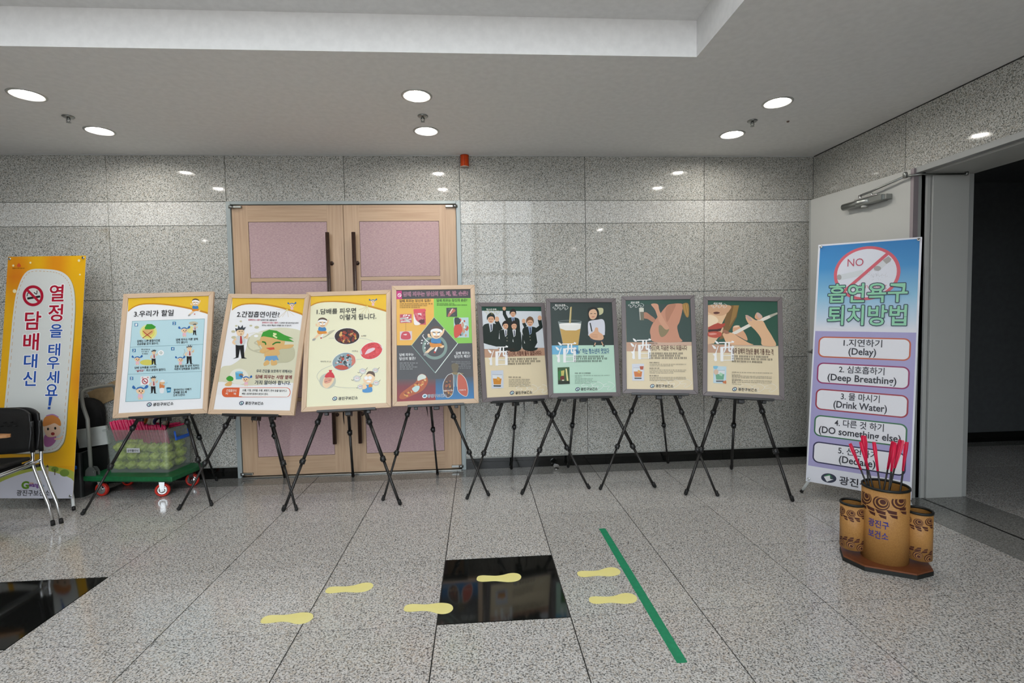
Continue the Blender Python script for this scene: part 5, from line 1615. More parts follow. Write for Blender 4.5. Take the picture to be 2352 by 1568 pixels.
a.line([(541, 440), (278, 765)], 7, '#c0c89a', 5); a.line([(541, 440), (818, 745)], 7, '#a4c890', 5); a.line([(818, 745), (555, 1088)], 9, '#d6e4dc', 5); a.line([(278, 765), (555, 1088)], 7, '#86a59c', 5)
a.ring(550, 790, 147, 142, 34, '#7d958d', 5); runner(a, 560, 850, 290, 6)
a.curve([(420, 640), (410, 660), (450, 710), (500, 750)], 10, WHT, 6)
for (x, y) in ((400, 708), (395, 740), (436, 748), (468, 748), (434, 796)): a.poly([(x - 9, y - 4), (x + 8, y - 8), (x + 9, y + 6), (x - 6, y + 7)], WHT, 6)
a.text('담배 피우는 당신의 입은?', 140, 268, 502, 34, '#2a2018', 8, 0.015, y1=264); a.text('담배 피우는 당신의 손은?', 572, 264, 926, 34, '#20301a', 8, 0.015, y1=262)
for k, (y, x1) in enumerate(((291, 520), (312, 462), (333, 382))): a.greek(142, y, x1, 13, '#6a5228')
for k, (y, x1) in enumerate(((291, 776), (308, 930))): a.greek(574, y, x1, 13, '#3f6428')


def photo(a, q, base, cols, seed, L=3, n=26):
    a.poly(q, base, L)
    (x0, y0), (x1, y1) = (min(p[0] for p in q), min(p[1] for p in q)), (max(p[0] for p in q), max(p[1] for p in q))
    rr = random.Random(seed); w, h = x1 - x0, y1 - y0
    for k in range(n):
        e = rr.uniform(0.06, 0.15)
        cx, cy = rr.uniform(x0 + e * w * 1.1, x1 - e * w * 1.1), rr.uniform(y0 + e * h * 1.1, y1 - e * h * 1.1)
        a.blob([(cx + e * w * rr.uniform(0.6, 1.1) * math.cos(t), cy + e * h * rr.uniform(0.6, 1.1) * math.sin(t)) for t in (0, 1.3, 2.5, 3.8, 5.1)], rr.choice(cols), L + 1 + k % 2, 3)


photo(a, [(142, 405), (280, 402), (280, 502), (143, 506)], '#c8586a', ['#e8e4e2', '#d88a90', '#b84858', '#f0eeec'], 3)
a.curve([(150, 458), (190, 452), (230, 470), (272, 462)], 20, '#eceae6', 6); a.curve([(155, 492), (210, 486), (262, 492)], 14, '#e6e4e0', 6)
photo(a, [(303, 345), (438, 342), (446, 526), (306, 526)], '#cf5262', ['#d8707a', '#e8d4d4', '#b83a4a', '#e0a8ac'], 5)
a.blob([(310, 350), (436, 348), (430, 380), (370, 392), (315, 385)], '#d84a58', 6); a.blob([(360, 480), (420, 465), (430, 505), (390, 515)], '#5a2028', 6); a.blob([(305, 400), (330, 470), (380, 520), (310, 522)], '#efe9e8', 5)
photo(a, [(142, 604), (283, 600), (284, 703), (142, 705)], '#d8c8cc', ['#cfc0c4'], 7, n=4); a.blob([(160, 690), (165, 625), (210, 604), (255, 622), (262, 690)], '#c8404e', 6); a.blob([(180, 640), (222, 632), (215, 650)], '#ecd4d8', 7)
a.line([(211, 508), (211, 596)], 3, '#8a6a28', 5)
photo(a, [(684, 332), (808, 330), (811, 435), (686, 437)], '#3a4240', ['#46504e', '#525c58'], 9, n=6); a.blob([(700, 420), (740, 350), (775, 345), (790, 370), (750, 400), (715, 435)], '#b86a58', 6); a.line([(728, 392), (755, 345)], 9, '#e8e6da', 7)
photo(a, [(770, 448), (942, 444), (950, 676), (776, 678)], '#b8d0d4', ['#c85a3c', '#2c3838', '#d8e4e4', '#8fb0b0', '#c89a7a', '#b84a30'], 11, n=34)
a.blob([(780, 540), (850, 530), (870, 600), (820, 670), (778, 670)], '#cf4a36', 6); a.blob([(780, 452), (830, 450), (850, 500), (790, 530)], '#2a3434', 6)
for (s1, s2, x0, x1, y) in (('담배 피우는', '당신의 발은?', 136, 326, 892),):
    a.text(s1, x0, y, 302, 34, '#e4e6e6', 8, 0.015); a.text(s2, x0, y + 46, x1, 36, '#e4e6e6', 8, 0.015)
a.text('담배 피우는', 798, 874, 962, 34, '#e4e6e6', 8, 0.015); a.text('당신의 폐는?', 780, 914, 966, 36, '#e4e6e6', 8, 0.015)
for k in range(4): a.greek(140, 980 + 23 * k, (355, 305, 350, 292)[k], 14, '#9fa3a4')
for k in range(5): a.greek((746, 792, 856, 826, 840)[k], 965 + 19 * k, 968, 12, '#8d9192')
a.blob([(135, 1385), (150, 1330), (240, 1260), (330, 1190), (350, 1130), (390, 1100), (440, 1115), (470, 1170), (455, 1230), (400, 1300), (300, 1345), (190, 1395)], '#b0562c', 3)
a.blob([(350, 1180), (352, 1130), (395, 1102), (440, 1120), (446, 1150), (400, 1165)], '#d3dcd2', 5)
rr = random.Random(21)
for k in range(34):
    t = rr.random(); cx, cy = 170 + 270 * t + rr.uniform(-25, 25), 1360 - 175 * t + rr.uniform(-25, 25)
    a.blob([(cx + 17 * rr.uniform(0.5, 1.2) * math.cos(w), cy + 14 * rr.uniform(0.5, 1.2) * math.sin(w)) for w in (0, 1.3, 2.5, 3.8, 5.1)], rr.choice(['#8a3a1c', '#c86a34', '#d8a050', '#c04a2a', '#e0b878']), 4 + k % 2, 3)
a.blob([(282, 1275), (330, 1240), (372, 1245), (360, 1290), (320, 1315)], '#bfd8d4', 7)
lungL = [(735, 1100), (765, 1110), (768, 1200), (770, 1290), (750, 1350), (700, 1378), (655, 1330), (648, 1220), (690, 1130)]
lungR = [(822, 1100), (860, 1105), (915, 1170), (940, 1280), (930, 1355), (890, 1358), (830, 1310), (815, 1240)]
a.blob(lungL, '#5a4038', 3); a.blob(lungR, '#c05a44', 3)
for k in range(26):
    cx, cy = rr.uniform(670, 755), rr.uniform(1180, 1340)
    a.blob([(cx + 13 * rr.uniform(0.5, 1.2) * math.cos(w), cy + 13 * rr.uniform(0.5, 1.2) * math.sin(w)) for w in (0, 1.3, 2.5, 3.8, 5.1)], rr.choice(['#b8863a', '#8a4030', '#d0a868', '#3a3030', '#a05a38']), 4 + k % 2, 3)
a.curve(lungL, 6, '#d6dcdc', 7, closed=True); a.curve(lungR, 6, '#d6dcdc', 7, closed=True)
a.curve([(780, 1110), (782, 1200), (778, 1250)], 8, '#8fb0bc', 5); a.curve([(800, 1110), (802, 1200), (810, 1250)], 8, '#8fb0bc', 5)
a.blob([(745, 1000), (780, 975), (825, 990), (828, 1040), (800, 1090), (765, 1080)], '#6a6048', 4); a.blob([(745, 1085), (830, 1085), (890, 1100), (800, 1112)], '#8a7850', 4)
a.text('담배로 인한 폐암', 655, 1303, 765, 15, '#e8e8e8', 8, 0.012); a.text('건강한 폐', 838, 1298, 912, 17, '#f0e8e4', 8, 0.014)
a.ell(432, 1360, 30, 24, '#dfe8ee', 6, -20); a.ell(432, 1360, 18, 12, '#3a7f9a', 7, -20)
a.text('광진구보건소', 465, 1378, 690, 38, '#33465a', 7, 0.012, outline='#dfe6ee', ow=0.04, y1=1372)
a.build(POST[3], PRINT, z0=BW, yf=0.008)


# ---- the four grey-framed posters share their layout
def sul(a, x, y, w, h):
    """the big white character"""
    P = lambda q: [(x + p[0] * w, y - h + p[1] * h) for p in q]
    wc = '#f4f4f4'
    a.blob(P([(0.12, 0.0), (0.24, 0.06), (0.30, 0.15), (0.22, 0.16), (0.15, 0.09)]), wc, 7)
    a.blob(P([(0.0, 0.22), (0.11, 0.27), (0.19, 0.38), (0.10, 0.40), (0.03, 0.31)]), wc, 7)
    a.poly(P([(0.26, 0.26), (0.29, 0.27), (0.20, 0.55), (0.20, 0.74), (0.22, 0.97), (0.13, 1.0), (0.08, 0.93), (0.10, 0.76), (0.02, 0.64), (0.13, 0.62), (0.19, 0.46)]), wc, 8)
    a.poly(P([(0.30, 0.075), (0.86, 0.065), (0.88, 0.0), (0.99, 0.05), (0.97, 0.10), (0.30, 0.125)]), wc, 7)
    a.poly(P([(0.36, 0.31), (0.50, 0.30), (0.50, 1.0), (0.37, 1.0)]), wc, 8)
    a.poly(P([(0.36, 0.31), (0.97, 0.27), (0.97, 0.34), (0.36, 0.37)]), wc, 7)
    a.poly(P([(0.84, 0.30), (0.92, 0.25), (1.0, 0.30), (0.97, 0.36), (0.97, 0.97), (0.84, 0.97)]), wc, 8)
    a.poly(P([(0.56, 0.09), (0.65, 0.09), (0.63, 0.40), (0.56, 0.56), (0.50, 0.60), (0.55, 0.42)]), wc, 9)
    a.poly(P([(0.72, 0.09), (0.79, 0.09), (0.79, 0.46), (0.90, 0.48), (0.90, 0.55), (0.76, 0.55), (0.72, 0.48)]), wc, 9)
    a.line(P([(0.46, 0.72), (0.90, 0.71)]), 0.03 * w, wc, 7); a.line(P([(0.46, 0.95), (0.90, 0.94)]), 0.03 * w, wc, 7)


def arrows(a, x, y, w, h, col, wd, L=6):
    """three chained hand-like arrow outlines"""
    for k in range(3):
        x0 = x + w * k / 3
        a.curve([(x0 + w * 0.10, y - h * 0.10), (x0, y + h * 0.05), (x0 + w * 0.04, y + h * 0.25), (x0 + w * 0.18, y + h * 0.20), (x0 + w * 0.12, y + h * 0.55), (x0 + w * 0.20, y + h * 0.62), (x0 + w * 0.34, y + h * 0.15), (x0 + w * 0.24, y - h * 0.22), (x0 + w * 0.14, y - h * 0.30)], wd, col, L, 3)


def glass_pic(a, q, bg, drink, L=4):
    a.poly(q, bg, L)
    x0, y0, x1, y1 = min(p[0] for p in q), min(p[1] for p in q), max(p[0] for p in q), max(p[1] for p in q)
    w, h = x1 - x0, y1 - y0
    a.poly([(x0 + w * 0.12, y0 + h * 0.25), (x1 - w * 0.12, y0 + h * 0.25), (x1 - w * 0.2, y1 - h * 0.14), (x0 + w * 0.2, y1 - h * 0.14)], '#dfe3e6', L + 1)
    a.poly([(x0 + w * 0.16, y0 + h * 0.46), (x1 - w * 0.16, y0 + h * 0.46), (x1 - w * 0.22, y1 - h * 0.22), (x0 + w * 0.22, y1 - h * 0.22)], drink, L + 2)
    a.poly([(x0 + w * 0.5, y0 + h * 0.36), (x0 + w * 0.72, y0 + h * 0.42), (x0 + w * 0.66, y0 + h * 0.58), (x0 + w * 0.45, y0 + h * 0.52)], '#e0a850' if drink[1] in 'cd' else '#a8d4b4', L + 3)
    a.line([(x0 + w * 0.12, y0 + h * 0.25), (x1 - w * 0.12, y0 + h * 0.25)], 3, '#6a7076', L + 3)
    a.poly([(x0 + w * 0.2, y1 - h * 0.18), (x1 - w * 0.2, y1 - h * 0.18), (x1 - w * 0.22, y1 - h * 0.10), (x0 + w * 0.22, y1 - h * 0.10)], '#4a5258', L + 3)


def student(a, x, y, s, L, hair, arm=None, shirt='#9fb4d2', jac='#1d2a26'):
    """half figure in a dark blazer; x,y = chin, s = head height"""
    P = lambda q: [(x + p[0] * s, y + p[1] * s) for p in q]
    a.blob(P([(-0.35, 0.15), (0.35, 0.15), (0.85, 0.35), (1.0, 1.0), (0.9, 3.0), (-0.9, 3.0), (-1.0, 1.0), (-0.85, 0.35)]), jac, L)
    a.poly(P([(-0.25, 0.12), (0.25, 0.12), (0.18, 1.0), (-0.05, 1.2)]), shirt, L + 1)
    a.poly(P([(-0.05, 0.25), (0.08, 0.25), (0.12, 0.95), (0.0, 1.1)]), '#28304a', L + 2)
    a.blob(P([(-0.36, -0.55), (-0.30, -0.10), (0, 0.10), (0.30, -0.10), (0.36, -0.55), (0, -0.95)]), '#dfae8c', L + 2)
    a.blob(P([(-0.46, -0.25), (-0.48, -0.75), (-0.1, -1.15), (0.3, -1.05), (0.48, -0.65), (0.42, -0.25), (0.30, -0.62), (0, -0.72), (-0.30, -0.58)]), hair, L + 3)
    a.line(P([(-0.2, -0.40), (-0.08, -0.40)]), 0.07 * s, INK, L + 3); a.line(P([(0.08, -0.40), (0.2, -0.40)]), 0.07 * s, INK, L + 3); a.line(P([(-0.1, -0.10), (0.1, -0.10)]), 0.07 * s, '#a04a44', L + 3)
    if arm:
        ex, ey, hx_, hy_ = arm
        sg = 1 if hx_ > 0 else -1
        a.line(P([(0.8 * sg, 0.6), (ex, ey), (hx_, hy_)]), 0.5 * s, jac, L); a.ell(x + hx_ * s, y + (hy_ - 0.3) * s, 0.26 * s, 0.32 * s, '#dfae8c', L + 1, n=14)


BEIGE, BAND = '#e6d6b4', '#c39a80'
# five students
C = [(95, 200), (948, 185), (1032, 1420), (187, 1467)]
a = Art(DPW, DPH, C); a.poly(C, BEIGE, 0)
a.poly([(95, 200), (948, 185), (990, 772), (140, 802)], '#d6dbe0', 1); a.poly([(95, 200), (948, 185), (952, 248), (100, 258)], '#1d4a3c', 2)
a.poly([(140, 800), (990, 772), (998, 880), (150, 920)], BAND, 2)
student(a, 545, 332, 96, 2, '#241f1e', (-1.25, -0.3, -1.3, -0.9)); student(a, 232, 422, 118, 3, '#1f2a28', (1.15, 0.8, 0.72, -0.1), '#d8dce2'); student(a, 788, 458, 112, 3, '#7a5a40', (1.45, 0.1, 1.25, -0.7)); a.line([(720, 470), (700, 430)], 46, '#1d2a26', 3); a.ell(697, 395, 26, 32, '#dfae8c', 5, n=14)
student(a, 440, 508, 98, 5, '#231d1c', None, '#e4e6ea'); student(a, 560, 508, 100, 6, '#2a2220', None, '#e4e6ea')
for (x, y) in ((460, 590), (460, 640), (460, 682), (785, 620), (790, 665)): a.ell(x, y, 7, 7, '#b0a890', 9, n=8)
a.poly([(350, 560), (356, 660), (344, 655)], WHT, 9); a.poly([(668, 520), (690, 610), (676, 580)], WHT, 9); a.poly([(545, 650), (552, 700), (540, 690)], WHT, 9); a.poly([(700, 670), (716, 715), (704, 712)], WHT, 9)
a.poly([(130, 720), (200, 740), (330, 770), (330, 800), (140, 802)], '#d6dbe0', 9); a.poly([(870, 560), (985, 500), (990, 772), (850, 772), (890, 700)], '#d6dbe0', 7)
arrows(a, 140, 262, 210, 70, '#b8b068', 3); a.text('청소년·과제', 165, 252, 305, 28, '#f0f0ea', 9, 0.018)
sul(a, 195, 1030, 285, 285)
a.text('청소년의 기도', 452, 815, 566, 26, '#4a2a20', 10, 0.014); a.text('주(酒)여, 시험에 들지 않겠나이다', 456, 903, 945, 76, '#5a2a20', 10, 0.018, y1=888)
for k, (y, x1, tx) in enumerate(((950, 872, ''), (982, 928, ''), (1016, 798, ''))): a.greek(468 + 2 * k, y, x1, 24, '#4a453c', 9, y - 10)
glass_pic(a, [(240, 1100), (410, 1092), (415, 1335), (250, 1342)], '#ccd3de', '#d08a34')
a.greek(484, 1196, 645, 18, '#2f2c28'); [a.greek(488, 1228 + 22 * k, 790 - 20 * (k % 2), 14, '#8a8474', 9, 1222 + 22 * k) for k in range(5)]
arrows(a, 590, 1320, 450, 120, '#f4efe2', 5); logo(a, 502, 1418, 308, 40, '', y1=1408)
a.build(POST[4], PRINT, z0=0.034, yf=0.008)

# beer glass and girl
C = [(1045, 143), (1905, 147), (1978, 1392), (1093, 1400)]
a = Art(DPW, DPH, C); a.poly(C, '#bfe0cc', 0)
a.poly([(1045, 143), (1905, 147), (1945, 738), (1068, 735)], '#2f3d3a', 1); a.poly([(1068, 735), (1945, 738), (1950, 858), (1072, 860)], '#bfe0cc', 2); a.poly([(1068, 735), (1440, 736), (1445, 860), (1072, 860)], '#6fb4d8', 3)
a.poly([(1155, 405), (1485, 405), (1442, 732), (1228, 732)], '#8f9a98', 2); a.poly([(1172, 440), (1478, 440), (1440, 732), (1230, 732)], '#c9a45c', 3); a.poly([(1170, 438), (1478, 436), (1470, 505), (1410, 530), (1260, 528), (1186, 500)], '#ecebe6', 4)
a.ell(1320, 405, 165, 20, '#7f8b8a', 3); a.ell(1320, 405, 158, 15, '#3c4947', 4); a.ell(1322, 442, 150, 16, '#f4f3ef', 5)
a.poly([(1325, 205), (1348, 200), (1335, 430), (1308, 425)], '#b9a468', 6); a.line([(1332, 210), (1318, 420)], 6, '#e8dcae', 7)
a.blob([(1570, 250), (1600, 215), (1670, 208), (1720, 250), (1730, 330), (1710, 420), (1640, 440), (1600, 460), (1580, 380)], '#1e2422', 3)
a.blob([(1585, 300), (1610, 250), (1670, 240), (1702, 290), (1690, 350), (1650, 380), (1605, 365)], '#e2b898', 4); a.line([(1608, 300), (1632, 297)], 8, INK, 6); a.line([(1660, 298), (1684, 300)], 8, INK, 6); a.line([(1628, 346), (1664, 344)], 8, '#b8504e', 6)
a.blob([(1690, 230), (1780, 225), (1785, 290), (1735, 320), (1715, 290)], '#c6c49a', 2)
a.blob([(1575, 440), (1600, 400), (1700, 385), (1780, 380), (1810, 440), (1812, 570), (1790, 600), (1600, 610), (1580, 560)], '#d9dae4', 4)
a.line([(1605, 430), (1630, 545)], 16, '#20282a', 6)
a.blob([(1595, 590), (1660, 545), (1680, 495), (1715, 500), (1725, 550), (1780, 590), (1795, 640), (1760, 668), (1660, 660), (1605, 625)], '#e0b08e', 6)
for k in range(3): a.curve([(1615, 600 + 22 * k), (1660, 590 + 22 * k), (1710, 596 + 20 * k)], 5, '#c08a6c', 7, 3)
a.poly([(1598, 610), (1790, 640), (1800, 690), (1740, 690), (1680, 706), (1600, 665)], '#3a464e', 5); a.line([(1680, 705), (1668, 745)], 14, '#e0b08e', 5); a.line([(1768, 692), (1788, 738)], 14, '#e0b08e', 5); a.ell(1664, 748, 16, 9, INK, 6, n=10); a.ell(1800, 748, 16, 9, INK, 6, n=10)
arrows(a, 1080, 205, 215, 60, '#e6eae6', 4); a.text('청소년·과제', 1112, 194, 1252, 28, '#f0f0ea', 9, 0.018)
sul(a, 1122, 975, 295, 285)
a.text('“No” 하는 청소년이 멋있다', 1392, 855, 1875, 74, '#1f5a8a', 10, 0.018)
for k, (y, x1) in enumerate(((906, 1800), (936, 1840), (970, 1785))): a.greek(1384, y, x1, 24, '#3a4440')
q = [(1152, 1042), (1318, 1038), (1326, 1272), (1160, 1278)]
a.poly(q, '#3a5a34', 4); a.poly([(1160, 1100), (1200, 1070), (1210, 1200), (1170, 1210)], '#2f7a3c', 5); a.poly([(1200, 1090), (1250, 1080), (1240, 1160), (1205, 1165)], '#c8c06a', 5); a.poly([(1262, 1060), (1282, 1060), (1310, 1250), (1285, 1250)], '#e0d89a', 5); a.blob([(1190, 1170), (1240, 1160), (1245, 1215), (1200, 1220)], '#6a2a20', 6); a.poly([(1160, 1225), (1322, 1230), (1326, 1272), (1160, 1278)], '#1c2c1c', 5); a.ell(1230, 1220, 18, 8, '#e8e6c8', 7, n=12)
a.greek(1395, 1134, 1622, 18, '#2f3834')
for k in range(6): a.greek(1396, 1165 + 21 * k, (1885, 1490, 1650, 1640, 1710, 1620)[k], 13, '#84a090')
arrows(a, 1490, 1285, 460, 120, '#eef6f0', 5); logo(a, 1404, 1366, 312, 40, '')
a.build(POST[5], PRINT, z0=0.034, yf=0.008)

# bare figure with a glass
C = [(100, 107), (972, 97), (1023, 1320), (115, 1310)]
a = Art(DPW, DPH, C); a.poly(C, BEIGE, 0)
a.poly([(100, 107), (972, 97), (1000, 670), (112, 672)], '#2c443e', 1); a.poly([(100, 107), (972, 97), (975, 155), (102, 162)], '#1d4a3c', 2); a.poly([(112, 672), (1000, 670), (1000, 720), (112, 722)], '#cfae98', 2); a.poly([(112, 672), (440, 672), (445, 795), (114, 795)], BAND, 2)
F1, F2, F3 = '#c98e72', '#b47c60', '#8a7a56'
a.blob([(480, 400), (560, 300), (640, 200), (700, 160), (870, 158), (865, 260), (830, 400), (800, 470), (830, 600), (850, 668), (490, 668), (440, 580), (435, 500)], F1, 3)
a.blob([(560, 440), (640, 480), (690, 500), (640, 580), (580, 600), (550, 520)], F3, 4); a.blob([(640, 250), (690, 170), (780, 165), (720, 300), (660, 400)], F2, 4)
a.blob([(445, 160), (535, 160), (560, 250), (640, 400), (690, 480), (640, 500), (560, 400), (500, 240)], '#d29a7c', 5)
a.blob([(340, 280), (380, 268), (440, 310), (500, 360), (480, 405), (400, 360), (345, 345)], F2, 4)
a.poly([(282, 208), (345, 208), (350, 375), (290, 375)], '#6f6a56', 4); a.poly([(282, 208), (345, 208), (346, 262), (284, 262)], '#d8d6c8', 5); a.line([(292, 265), (298, 370)], 6, '#e0e2dc', 6)
a.blob([(872, 160), (950, 158), (955, 320), (920, 330), (880, 240)], '#a07a3c', 4); a.curve([(890, 165), (905, 250), (935, 325)], 7, '#c89c54', 5); a.curve([(925, 165), (935, 240), (945, 310)], 7, '#c89c54', 5)
arrows(a, 135, 165, 210, 60, '#e6eae6', 4); a.text('여성·과제', 170, 150, 282, 28, '#f0f0ea', 9, 0.018)
sul(a, 165, 905, 285, 285)
a.text('임산부의 기도', 418, 704, 534, 26, '#4a2a20', 10, 0.014); a.text('주(酒)여, 지금은 아니 되옵니다', 420, 794, 935, 78, '#5a3022', 10, 0.018)
for k, (y, x1) in enumerate(((838, 872), (868, 850), (900, 926))): a.greek(420, y, x1, 24, '#453f38')
glass_pic(a, [(185, 968), (350, 965), (352, 1195), (190, 1195)], '#d4d8e2', '#d0742c'); a.poly([(290, 1000), (345, 998), (338, 1045), (300, 1045)], '#b4502c', 8)
for (y, n_) in ((958, 2), (1036, 3), (1136, 3)):
    a.greek(424, y, 560, 17, '#2f2c28'); [a.greek(426, y + 22 + 20 * k, 925 if k < n_ - 1 else 760, 13, '#8f8878') for k in range(n_)]
arrows(a, 525, 1210, 470, 120, '#f4efe2', 5); logo(a, 434, 1288, 315, 40, '')
a.build(POST[6], PRINT, z0=0.034, yf=0.008)

# lips and cigarette
C = [(1208, 108), (2150, 122), (2182, 1397), (1197, 1347)]
a = Art(DPW, DPH, C); a.poly(C, BEIGE, 0)
a.poly([(1208, 108), (2150, 122), (2165, 722), (1203, 702)], '#1f5140', 1); a.poly([(1203, 698), (2165, 722), (2166, 735), (1203, 735)], '#d8c2a8', 1); a.poly([(1203, 700), (1530, 705), (1530, 818), (1202, 815)], BAND, 2)
a.poly([(1208, 170), (1500, 172), (1480, 260), (1440, 340), (1400, 420), (1420, 480), (1400, 560), (1340, 620), (1290, 690), (1203, 700)], '#e2bd96', 2)
a.blob([(1208, 170), (1505, 172), (1495, 250), (1420, 305), (1330, 310), (1208, 260)], '#cfa27e', 3); a.blob([(1285, 268), (1330, 258), (1372, 272), (1340, 288), (1295, 286)], '#5a2a20', 4); a.blob([(1208, 310), (1300, 320), (1350, 380), (1290, 440), (1208, 460)], '#f0d8b8', 3)
a.poly([(1505, 172), (1632, 172), (1600, 330), (1520, 480), (1420, 620), (1360, 640), (1420, 500), (1440, 350)], '#7a5a2c', 2); a.poly([(1560, 172), (1632, 172), (1590, 320), (1500, 460)], '#96743c', 3)
a.poly([(1210, 470), (1290, 430), (1345, 410), (1385, 425), (1440, 412), (1445, 440), (1400, 480), (1330, 500), (1210, 500)], '#b0402e', 4); a.poly([(1210, 500), (1330, 495), (1400, 480), (1380, 520), (1320, 530), (1210, 535)], '#3a1410', 4); a.blob([(1210, 540), (1300, 525), (1390, 540), (1385, 590), (1310, 614), (1210, 590)], '#c0503c', 5); a.blob([(1215, 555), (1290, 548), (1330, 562), (1250, 575)], '#e0988a', 6)
a.blob([(1545, 500), (1560, 455), (1610, 445), (1650, 470), (1720, 560), (1745, 650), (1640, 600), (1560, 550)], '#dca680', 4); a.blob([(1550, 470), (1590, 445), (1640, 450), (1600, 470)], '#f0d4b4', 5)
a.poly([(1530, 545), (1750, 430), (1990, 325), (2150, 268), (2154, 290), (2010, 365), (1770, 468), (1600, 560), (1560, 566)], '#e8e2d6', 6); a.poly([(2040, 305), (2150, 268), (2154, 292), (2060, 338)], '#b0ac9c', 7)
a.blob([(1410, 560), (1450, 540), (1540, 548), (1640, 610), (1760, 680), (1815, 710), (1500, 702), (1420, 600)], '#e4b48c', 7); a.blob([(1405, 520), (1440, 505), (1505, 545), (1450, 560)], '#a06a50', 8)
a.blob([(1720, 330), (1770, 320), (1850, 370), (1900, 380), (1960, 390), (2010, 480), (2090, 610), (2130, 720), (1950, 715), (1930, 620), (1860, 520), (1760, 420)], '#e4b890', 8); a.blob([(1716, 312), (1760, 312), (1810, 380), (1770, 378)], '#c8a498', 9); a.blob([(1845, 340), (1865, 280), (1900, 275), (1950, 330), (1900, 372)], '#dca680', 8); a.blob([(1866, 278), (1905, 278), (1945, 325), (1900, 348)], '#d0b0a4', 9)
arrows(a, 1250, 168, 215, 60, '#e6eae6', 4, 4); a.text('여성·과제', 1288, 160, 1398, 26, '#f0f0ea', 9, 0.018)
sul(a, 1265, 935, 305, 285)
a.text('술과 담배의 만남은 불에 기름 붓는 격', 1540, 832, 2098, 80, '#5a3022', 10, 0.018, y1=846)
for k, (y, x1) in enumerate(((876, 2055), (910, 2088), (945, 1955))): a.greek(1535, y, x1, 24, '#453f38', 9, y + 12)
glass_pic(a, [(1283, 998), (1460, 1004), (1455, 1240), (1280, 1230)], '#c4dce6', '#6aa886'); a.ell(1318, 1080, 32, 38, '#d8bca4', 8, n=14); a.blob([(1405, 1225), (1450, 1195), (1455, 1240)], '#d07a44', 8); a.blob([(1283, 1000), (1345, 1002), (1320, 1040), (1285, 1030)], '#7ec0dc', 8)
for k, (y, b_) in enumerate(((1092, 1), (1118, 0), (1142, 1), (1162, 0), (1182, 0), (1202, 1), (1226, 1), (1248, 0))):
    if b_: a.greek(1535, y, 1590, 16, '#2f2c28', 9, y + 1)
    a.greek(1600 if b_ else 1535, y, 2082 if k % 3 != 1 else 1660, 13, '#8f8878', 9, y + 10)
arrows(a, 1640, 1275, 510, 120, '#f4efe2', 5); logo(a, 1540, 1336, 340, 42, '', y1=1350)
a.build(POST[7], PRINT, z0=0.034, yf=0.008)

# ---- blue and lavender banner, grid in photograph pixels
C = [(1882, 563), (2117, 543.5), (2094, 1146), (1848.2, 1105.9)]
a = Art(0.611, 1.77, C); a.poly(C, '#dfe1ea', 0)
K = lambda x, y: (1840 + x / 4.9, 540 + y / 4.9)          # close-up grid of the upper half
for i, (t0, t1, c0, c1) in enumerate(((0.0, 0.10, '#2f7fc0', '#3f90cc'), (0.10, 0.22, '#3f90cc', '#86bddd'), (0.22, 0.32, '#86bddd', '#c3d5e6'), (0.32, 0.36, '#c3d5e6', '#dfe1ea'))):
    H = 1.77; W_ = 0.611; m_ = 0.012
    a.raw([(m_, H - m_ - t0 * H * 0.985), (W_ - m_, H - m_ - t0 * H * 0.985), (W_ - m_, H - m_ - t1 * H * 0.985), (m_, H - m_ - t1 * H * 0.985)], [rgb(c0), rgb(c0), rgb(c1), rgb(c1)], 1)
cx, cy = K(735, 420)
cu, cv = a.uv(cx, cy)
def disc(r_, col, L, y_s=1.0):
    a.raw([(cu + r_ * math.cos(2 * math.pi * i / 48), cv + r_ * math.sin(2 * math.pi * i / 48)) for i in range(48)], col, L)
disc(0.196, '#d4606e', 2); disc(0.176, '#dfe2ec', 3)
def KP(q): return [K(*p) for p in q]
a.poly(KP([(418, 445), (700, 382), (716, 420), (700, 445), (455, 500)]), '#d3d9de', 4); a.ell(*K(436, 468), 5.4, 6.2, '#a7a6a6', 5, n=16)
a.poly(KP([(830, 345), (920, 275), (965, 300), (955, 330), (890, 385)]), '#d6dadf', 4); a.poly(KP([(920, 275), (985, 232), (1018, 262), (1005, 290), (962, 318)]), '#a9a6a4', 4); a.ell(*K(862, 366), 8.4, 5.6, '#a7a6a6', 5, n=16)
rr = random.Random(5)
for k in range(60):
    a.ell(*K(rr.gauss(840, 55), rr.gauss(440, 22)), 0.5, 0.5, '#9a9894', 4, n=5)
a.line(KP([(985, 195), (470, 640)]), 8.4, '#d4606e', 6)
a.text('NO', *K(527, 345), K(705, 345)[0], 17, '#c0566a', 8, 0.0)
a.text('Smoking', *K(655, 600), K(962, 600)[0], 13, '#cf8a94', 8, 0.0)
GT, OT = '#8fd0ac', '#22384c'
a.text('흡연욕구', *K(312, 742), K(1190, 742)[0], 43, GT, 10, 0.016, outline=OT, ow=0.040)
a.text('퇴치방법', *K(302, 995), K(1180, 995)[0], 44, GT, 10, 0.016, outline=OT, ow=0.040)
B = lambda x, y: (1820 + x / 1.568, 340 + y / 1.568)      # grid of the whole banner
u0, v0 = a.uv(*B(85, 655)); v1 = a.uv(*B(54, 1143))[1]
a.raw([(0.010, v0), (0.601, v0), (0.601, v1), (0.010, v1)], '#a49ecb', 1)
items = [('1.지연하기', '(Delay)', '#c05a38', (104, 420), (677, 762), 694, 716, 302, 742, 0.50), ('2. 심호흡하기', '(Deep Breathing)', '#8f1a5a', (98, 416), (769, 863), 0, 0, 0, 0, 0.76),
         ('3. 물 마시기', '(Drink Water)', '#9a1a30', (92, 412), (863, 969), 0, 0, 0, 0, 0.62), ('4. 다른 것 하기', '(DO something else)', '#2a6a44', (85, 408), (960, 1070), 0, 0, 0, 0, 0.90), ('5. 선언하기', '(Declare)', '#232048', (79, 404), (1056, 1180), 0, 0, 0, 0, 0.52)]
